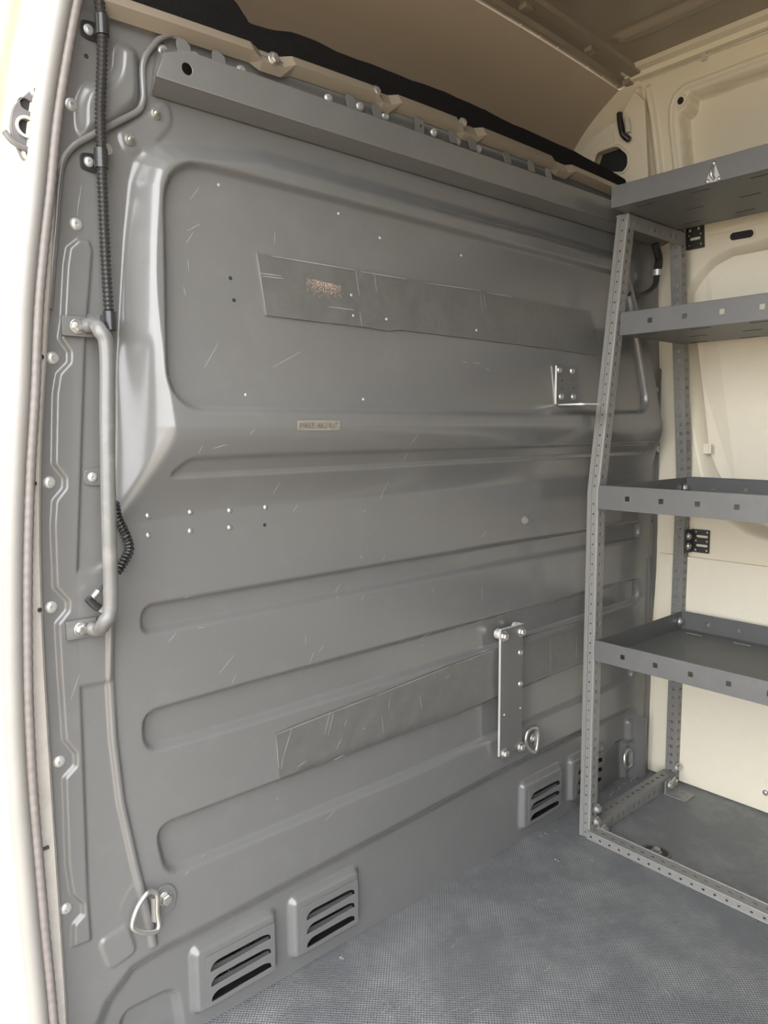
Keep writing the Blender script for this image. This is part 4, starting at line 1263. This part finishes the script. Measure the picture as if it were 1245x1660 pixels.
segs = [[(0.353,1.336),(0.364,1.237)], [(0.56,1.337),(0.566,1.291)], [(0.565,1.262),(0.568,1.236)], [(0.605,1.337),(0.609,1.301)], [(0.899,1.337),(0.904,1.296)], [(0.909,1.336),(0.915,1.303)], [(0.381,1.335),(0.558,1.336)], [(0.572,1.335),(0.687,1.336)], [(0.356,1.304),(0.398,1.305)], [(0.362,1.3),(0.402,1.301)], [(0.494,1.264),(0.552,1.264)], [(0.737,1.335),(0.901,1.339)], [(0.921,1.337),(1.003,1.337)]]
scratch_group('crease_lines', segs, st, lambda x, z: bh(x, z, 0.0046), 0.0007)
# tan scuff on the first sheet
sc = [(0.449,1.303),(0.48,1.305),(0.523,1.306),(0.527,1.301),(0.52,1.291),(0.486,1.284),(0.457,1.283),(0.448,1.292)]
bm = bmesh.new()
cxs = sum(p[0] for p in sc) / len(sc); czs = sum(p[1] for p in sc) / len(sc)
for i in range(420):
    a = random.uniform(0, 2 * math.pi); rr = math.sqrt(random.random())
    x = cxs + max(-0.036, min(0.036, random.gauss(0, 0.020))); z = czs + 0.010 - abs(random.gauss(0, 0.010)) - 0.06 * (x - cxs)
    s = random.uniform(0.0004, 0.0011)
    p = bh(x, z, 0.0046)
    v = [bm.verts.new(p + Vector((s * math.cos(k), 0, s * math.sin(k)))) for k in (0.3, 1.9, 3.4, 4.9)]
    bm.faces.new(v)
o = obj_from_bm('tan_scuff', bm, 'rust', st); o['kind'] = 'stuff'

TOP2 = [(0.385,0.5),(0.42,0.505),(0.512,0.51),(0.672,0.518),(0.837,0.529),(1.011,0.534),(1.109,0.539),(1.361,0.539)]
BOT2 = [(0.394,0.405),(0.431,0.405),(0.488,0.408),(0.549,0.408),(0.68,0.408),(0.847,0.411),(1.013,0.419),(1.111,0.422),(1.365,0.427)]
st2 = strip_thing('vinyl_strip', 'scratched dark adhesive vinyl strip running low behind the mounting plate', TOP2, BOT2, 0.0034, 'vinyl', [0, 0.36, 0.70, 1.0])
segs = [[(0.386,0.5),(0.512,0.508)], [(0.512,0.508),(0.614,0.513)], [(0.63,0.514),(0.837,0.527)], [(0.857,0.528),(1.011,0.534)], [(0.386,0.5),(0.391,0.436)], [(0.421,0.502),(0.401,0.454)], [(0.401,0.454),(0.396,0.432)], [(0.508,0.508),(0.495,0.469)], [(0.517,0.506),(0.504,0.466)], [(0.537,0.45),(0.523,0.432)], [(0.64,0.467),(0.644,0.429)], [(0.748,0.483),(0.754,0.45)], [(0.663,0.5),(0.658,0.475)], [(0.431,0.424),(0.453,0.43)], [(0.518,0.41),(0.541,0.415)], [(0.546,0.41),(0.549,0.403)], [(0.589,0.457),(0.597,0.45)], [(0.55,0.485),(0.543,0.472)], [(0.827,0.501),(0.841,0.509)], [(1.209,0.518),(1.212,0.428)], [(1.323,0.504),(1.325,0.443)], [(0.908,0.526),(0.916,0.53)]]
scratch_group('crease_lines', segs, st2, lambda x, z: bh(x, z, 0.0046), 0.0006)

# worn paper label with rubbed-off lettering
WL = [(0.406,1.064),(0.495,1.063),(0.495,1.05),(0.406,1.049)]
wl_ = thing('worn_label', 'small worn yellowish paper label with rubbed lettering below the upper panel', 'label', (WL[0][0], -0.05, WL[3][1]))
bm = bmesh.new()
n = 12
fr_ = []
for i in range(n + 1):
    xa = WL[0][0] + (WL[1][0] - WL[0][0]) * i / n
    fr_.append([bm.verts.new(bh(xa, WL[3][1] + (WL[0][1] - WL[3][1]) * j / 6, 0.0008)) for j in range(7)])
for i in range(n):
    for j in range(6): bm.faces.new((fr_[i][j], fr_[i + 1][j], fr_[i + 1][j + 1], fr_[i][j + 1]))
paper = obj_from_bm('paper', bm, 'worn', wl_)
segs = [[(WL[0][0], WL[0][1]), (WL[1][0], WL[0][1])], [(WL[0][0], WL[0][1]), (WL[0][0], WL[3][1])], [(WL[1][0], WL[0][1]), (WL[1][0], WL[3][1])], [(WL[0][0], WL[3][1]), (WL[1][0], WL[3][1])]]
scratch_group('torn_edges', segs, paper, lambda x, z: bh(x, z, 0.0012), 0.0005)
# rubbed lettering, cut from a text outline and laid on the paper
tc_ = bpy.data.curves.new('tmp_text', 'FONT')
tc_.body = 'FIRST AID KIT'
tc_.size = 1.0
to_ = bpy.data.objects.new('tmp_text', tc_)
COL.objects.link(to_)
tm = bpy.data.meshes.new_from_object(to_.evaluated_get(bpy.context.evaluated_depsgraph_get()))
bpy.data.objects.remove(to_); bpy.data.curves.remove(tc_)
xs_t = [v.co.x for v in tm.vertices]; ys_t = [v.co.y for v in tm.vertices]
wl_w, wl_h = WL[1][0] - WL[0][0], WL[0][1] - WL[3][1]
for v in tm.vertices:
    u = (v.co.x - min(xs_t)) / (max(xs_t) - min(xs_t)); w_ = (v.co.y - min(ys_t)) / (max(ys_t) - min(ys_t))
    v.co = bh(WL[0][0] + wl_w * (0.05 + 0.90 * u), WL[3][1] + wl_h * (0.24 + 0.5 * w_), 0.0014)
tm.materials.clear(); tm.materials.append(MT['faded_ink'])
link(bpy.data.objects.new('rubbed_lettering', tm), paper)

# ------------------------------------------------------------------ door striker plate on the pillar
SPX = [(0,1.478),(0.029,1.51),(0.04,1.509),(0.041,1.5),(0.025,1.412),(0.017,1.407),(0.007,1.411),(-0.006,1.445),(-0.004,1.461)]
spl = thing('striker_plate', 'steel door striker plate with two holes on the cream pillar', 'striker plate', (SPX[5][0], 0.0, SPX[5][1]))
F = frame_from((0, -0.0035, 0), (1, 0, 0), (0, 0, 1))
h1 = [(0.009,1.487),(0.015,1.491),(0.026,1.487),(0.025,1.477),(0.02,1.475),(0.01,1.478)]
h2 = [(0.015,1.453)][0]
plate2d('plate', rounded(SPX, 0.008, 3), [rounded(h1, 0.004, 3), circle2(h2[0], h2[1], 0.010, 20)], 0.006, F, 'steel', spl, bevel=0.0012, smooth=True)
plate2d('hole_collar', circle2(h2[0], h2[1], 0.0145, 24), [circle2(h2[0], h2[1], 0.0105, 24)], 0.004, F @ Matrix.Translation((0, 0, 0.006)), 'alu', spl, bevel=0.001, smooth=True)
for x, z in [(0.031,1.502),(0.016,1.419)]:
    share('screw', lathe_mesh('striker_screw', [(0.0, 0.002), (0.003, 0.0025), (0.0055, 0.0038), (0.0085, 0.003), (0.0095, 0.0)], 'rivet', 16), spl, Matrix.Translation((x, -0.0095, z)) @ FACE_REAR)
pr = [(h2[0] - 0.028, -0.010, h2[1] - 0.012), (h2[0] - 0.018, -0.013, h2[1] - 0.024), (h2[0] + 0.002, -0.014, h2[1] - 0.030), (h2[0] + 0.025, -0.012, h2[1] - 0.028)]
tube('pressed_rib', catmull(pr, 6), 0.004, 'steel', spl, 8)
for cx0, cz0, rr in ((sum(p[0] for p in h1) / 6, sum(p[1] for p in h1) / 6, 0.0115), (h2[0], h2[1], 0.0112)):
    plate2d('striker_hole_shade', circle2(cx0, cz0, rr, 18), [], 0.001, F @ Matrix.Translation((0, 0, 0.001)), 'dark', spl)  # dark disc in each hole, shade put into the colour

# ------------------------------------------------------------------ black felt along the overcab edge
FT = [(0.224,1.754),(0.306,1.748),(0.356,1.747),(0.379,1.729),(0.397,1.721),(0.486,1.735),(0.59,1.734),(0.786,1.739),(0.906,1.741),(1.074,1.734),(1.314,1.729),(1.542,1.713)]
bm = bmesh.new()
prev = None
fp = catmull([(x, 0.030, z) for x, z in FT], 6)
fp = [Vector((0.10, 0.03, FT[0][1] + 0.01))] + [q for q in fp if q.x > 0.11]
for q in fp:
    wob = 0.003 * math.sin(q.x * 40) + 0.002 * math.sin(q.x * 97)
    cur = [bm.verts.new((q.x, 0.022, 1.640)), bm.verts.new((q.x, 0.018 + wob * 0.3, 1.69)), bm.verts.new((q.x, 0.026 + wob * 0.5, q.z + wob * 0.6)), bm.verts.new((q.x, 0.034 + wob * 0.5, q.z + wob * 0.6 - 0.001)), bm.verts.new((q.x, 0.05, 1.640))]
    if prev:
        for j in range(4): bm.faces.new((prev[j], cur[j], cur[j + 1], prev[j + 1]))
    prev = cur
tag(obj_from_bm('felt_strip', bm, 'felt', None, True), 'black felt strip along the edge above the bulkhead', 'felt')
# crumpled felt end in the corner
bm = bmesh.new()
NX, NY = 26, 10
g_ = [[None] * (NY + 1) for _ in range(NX + 1)]
for i in range(NX + 1):
    for j in range(NY + 1):
        x = 1.30 + 0.31 * i / NX; y = 0.062 + 0.13 * j / NY
        z = 1.700 + 0.050 * math.sin(math.pi * j / NY) + random.uniform(-0.008, 0.008) + 0.012 * math.sin(i * 0.9 + j)
        g_[i][j] = bm.verts.new((x, y, z))
for i in range(NX):
    for j in range(NY): bm.faces.new((g_[i][j], g_[i + 1][j], g_[i + 1][j + 1], g_[i][j + 1]))
o = obj_from_bm('felt_offcut', bm, 'felt', None, True)
sm = o.modifiers.new('thickness', 'SOLIDIFY'); sm.thickness = 0.006
tag(o, 'crumpled black felt offcut in the corner under the hexagonal opening', 'felt')

# ------------------------------------------------------------------ overcab corner gusset with hexagonal opening, cable and connector
GX_ = 1.600
G_out = [(0.206,1.777),(0.202,1.84),(0.167,1.867),(0.118,1.886),(0.084,1.892),(0.057,1.925),(0.036,1.953),(0.005,1.917),(-0.013,1.698),(0.103,1.693)]
G_hole = [(0.16,1.804),(0.15,1.827),(0.084,1.828),(0.049,1.794),(0.046,1.764),(0.062,1.747),(0.114,1.759),(0.161,1.782)]
Fg = Matrix(((0, 0, -1, GX_), (1, 0, 0, 0), (0, 1, 0, 0), (0, 0, 0, 1)))
gus = plate2d('corner_gusset', G_out, [rounded(G_hole, 0.01, 3)], 0.003, Fg, 'cream', wall_right)
ring_p = [Vector((GX_ - 0.004, y, z)) for y, z in rounded(G_hole, 0.012, 4)]
tube('pressed_rim', ring_p, 0.004, 'cream', gus, 8, closed=True)
plate2d('gusset_hole_shade', G_hole, [], 0.001, Fg @ Matrix.Translation((0, 0, -0.03)), 'dark', gus)  # dark sheet behind the hole standing for its shade
y, z = [(0.106,1.855)][0]
plate2d('gusset_tab', rrect2(-0.012, 0.012, -0.017, 0.017, 0.005), [], 0.002, Fg @ Matrix.Translation((y, z, 0.003)), 'cream', gus, bevel=0.0006)
cb = [(0.073,1.906),(0.071,1.886),(0.066,1.863),(0.06,1.845),(0.041,1.826)]
cc = thing('corner_cable', 'black corrugated cable dropping from the overcab corner', 'cable', (1.585, cb[-1][0], cb[-1][1]))
corrugated('cable_sleeve', catmull([(1.585, y, z) for y, z in cb], 10), 0.0085, 'black', cc, 0.005, 0.2)
cn = [(0.05,1.883),(0.045,1.846)]
cnn = tag(tube('connector', [(1.585, *cn[0]), (1.585, *cn[1])], 0.0075, 'alu', None, 12), 'bright metal connector sleeve beside the overcab corner cable', 'connector')

# wiring behind the shelving end frame
lo = [(1.612,1.544),(1.635,1.507),(1.63,1.474),(1.62,1.436),(1.582,1.412),(1.535,1.399),(1.483,1.398)]
lm = thing('wiring_loom', 'black wiring loom with taped joint behind the shelving end frame', 'cable', (lo[3][0], -0.03, lo[5][1]))
lpts = [(x, -0.03, z) for x, z in lo]
corrugated('ribbed_sleeve', catmull(lpts[:3], 8), 0.0115, 'black', lm, 0.006, 0.2)
tube('loom', catmull(lpts[1:], 8), 0.0075, 'black', lm, 10)
q = lpts[2]
tube('tape_joint', [(q[0], q[1], q[2] + 0.004), (q[0], q[1], q[2] - 0.012)], 0.0125, 'rivet', lm, 14)

# ------------------------------------------------------------------ scuffs on the mat
fs = []
fcl = [(0.549,-0.142),(0.626,-0.147),(0.549,-0.159),(0.623,-0.166),(0.483,-0.164),(0.533,-0.16),(0.55,-0.224),(0.636,-0.251),(0.596,-0.265),(0.676,-0.277),(0.469,-0.092),(0.501,-0.1),(0.978,-0.292),(1.034,-0.301),(0.943,-0.452),(0.908,-0.514),(0.937,-0.436),(0.931,-0.483),(0.703,-0.122),(0.747,-0.124),(0.937,-0.144),(0.977,-0.165),(1.053,-0.471),(1.054,-0.483),(0.492,-0.172),(0.583,-0.174),(0.998,-0.183),(1.016,-0.19),(0.749,-0.321),(0.815,-0.315)]
for a_, b_ in zip(fcl[0::2], fcl[1::2]):
    for k in range(7):
        j1, j2 = random.uniform(-0.02, 0.02), random.uniform(-0.02, 0.02)
        t0, t1 = sorted((random.random(), random.random()))
        ax, ay = a_[0] + (b_[0] - a_[0]) * t0 + j1, a_[1] + (b_[1] - a_[1]) * t0 + j2
        bx, by = a_[0] + (b_[0] - a_[0]) * t1 + j1, a_[1] + (b_[1] - a_[1]) * t1 + j2
        if (bx - ax) ** 2 + (by - ay) ** 2 > 4e-5: fs.append((Vector((ax, ay, 0.0006)), Vector((bx, by, 0.0006))))
bm = bmesh.new()
for a_, b_ in fs:
    d = (b_ - a_).normalized(); sd = Vector((-d.y, d.x, 0)) * random.uniform(0.0002, 0.0005)
    m_ = (a_ + b_) / 2 + sd * random.uniform(-3, 3)
    v = [bm.verts.new(q) for q in (a_, m_ - sd, b_, m_ + sd)]
    bm.faces.new(v)
o = obj_from_bm('scuff_marks', bm, 'scratch', floor); o['kind'] = 'stuff'

# ------------------------------------------------------------------ crumbs swept against the bulkhead
bm = bmesh.new()
for x, y in [(1.508,0.005),(1.529,0.006),(1.55,0.007),(1.566,0.008),(1.593,0.015),(1.632,0.011),(1.645,0.015),(1.2,0.002),(1.228,-0.003),(1.179,0.005),(0.523,-0.002),(0.522,-0.005),(1.185,-0.143),(1.117,-0.088),(1.622,0.009)]:
    for k in range(3):
        r = random.uniform(0.0007, 0.0018)
        c = Vector((x + random.uniform(-0.006, 0.006), y - 0.012 + random.uniform(-0.005, 0.005), r * 0.6))
        bmesh.ops.create_icosphere(bm, subdivisions=1, radius=r, matrix=Matrix.Translation(c) @ Matrix.Rotation(random.uniform(0, 3), 4, 'X'))
o = obj_from_bm('crumbs', bm, 'rivet', floor); o['kind'] = 'stuff'
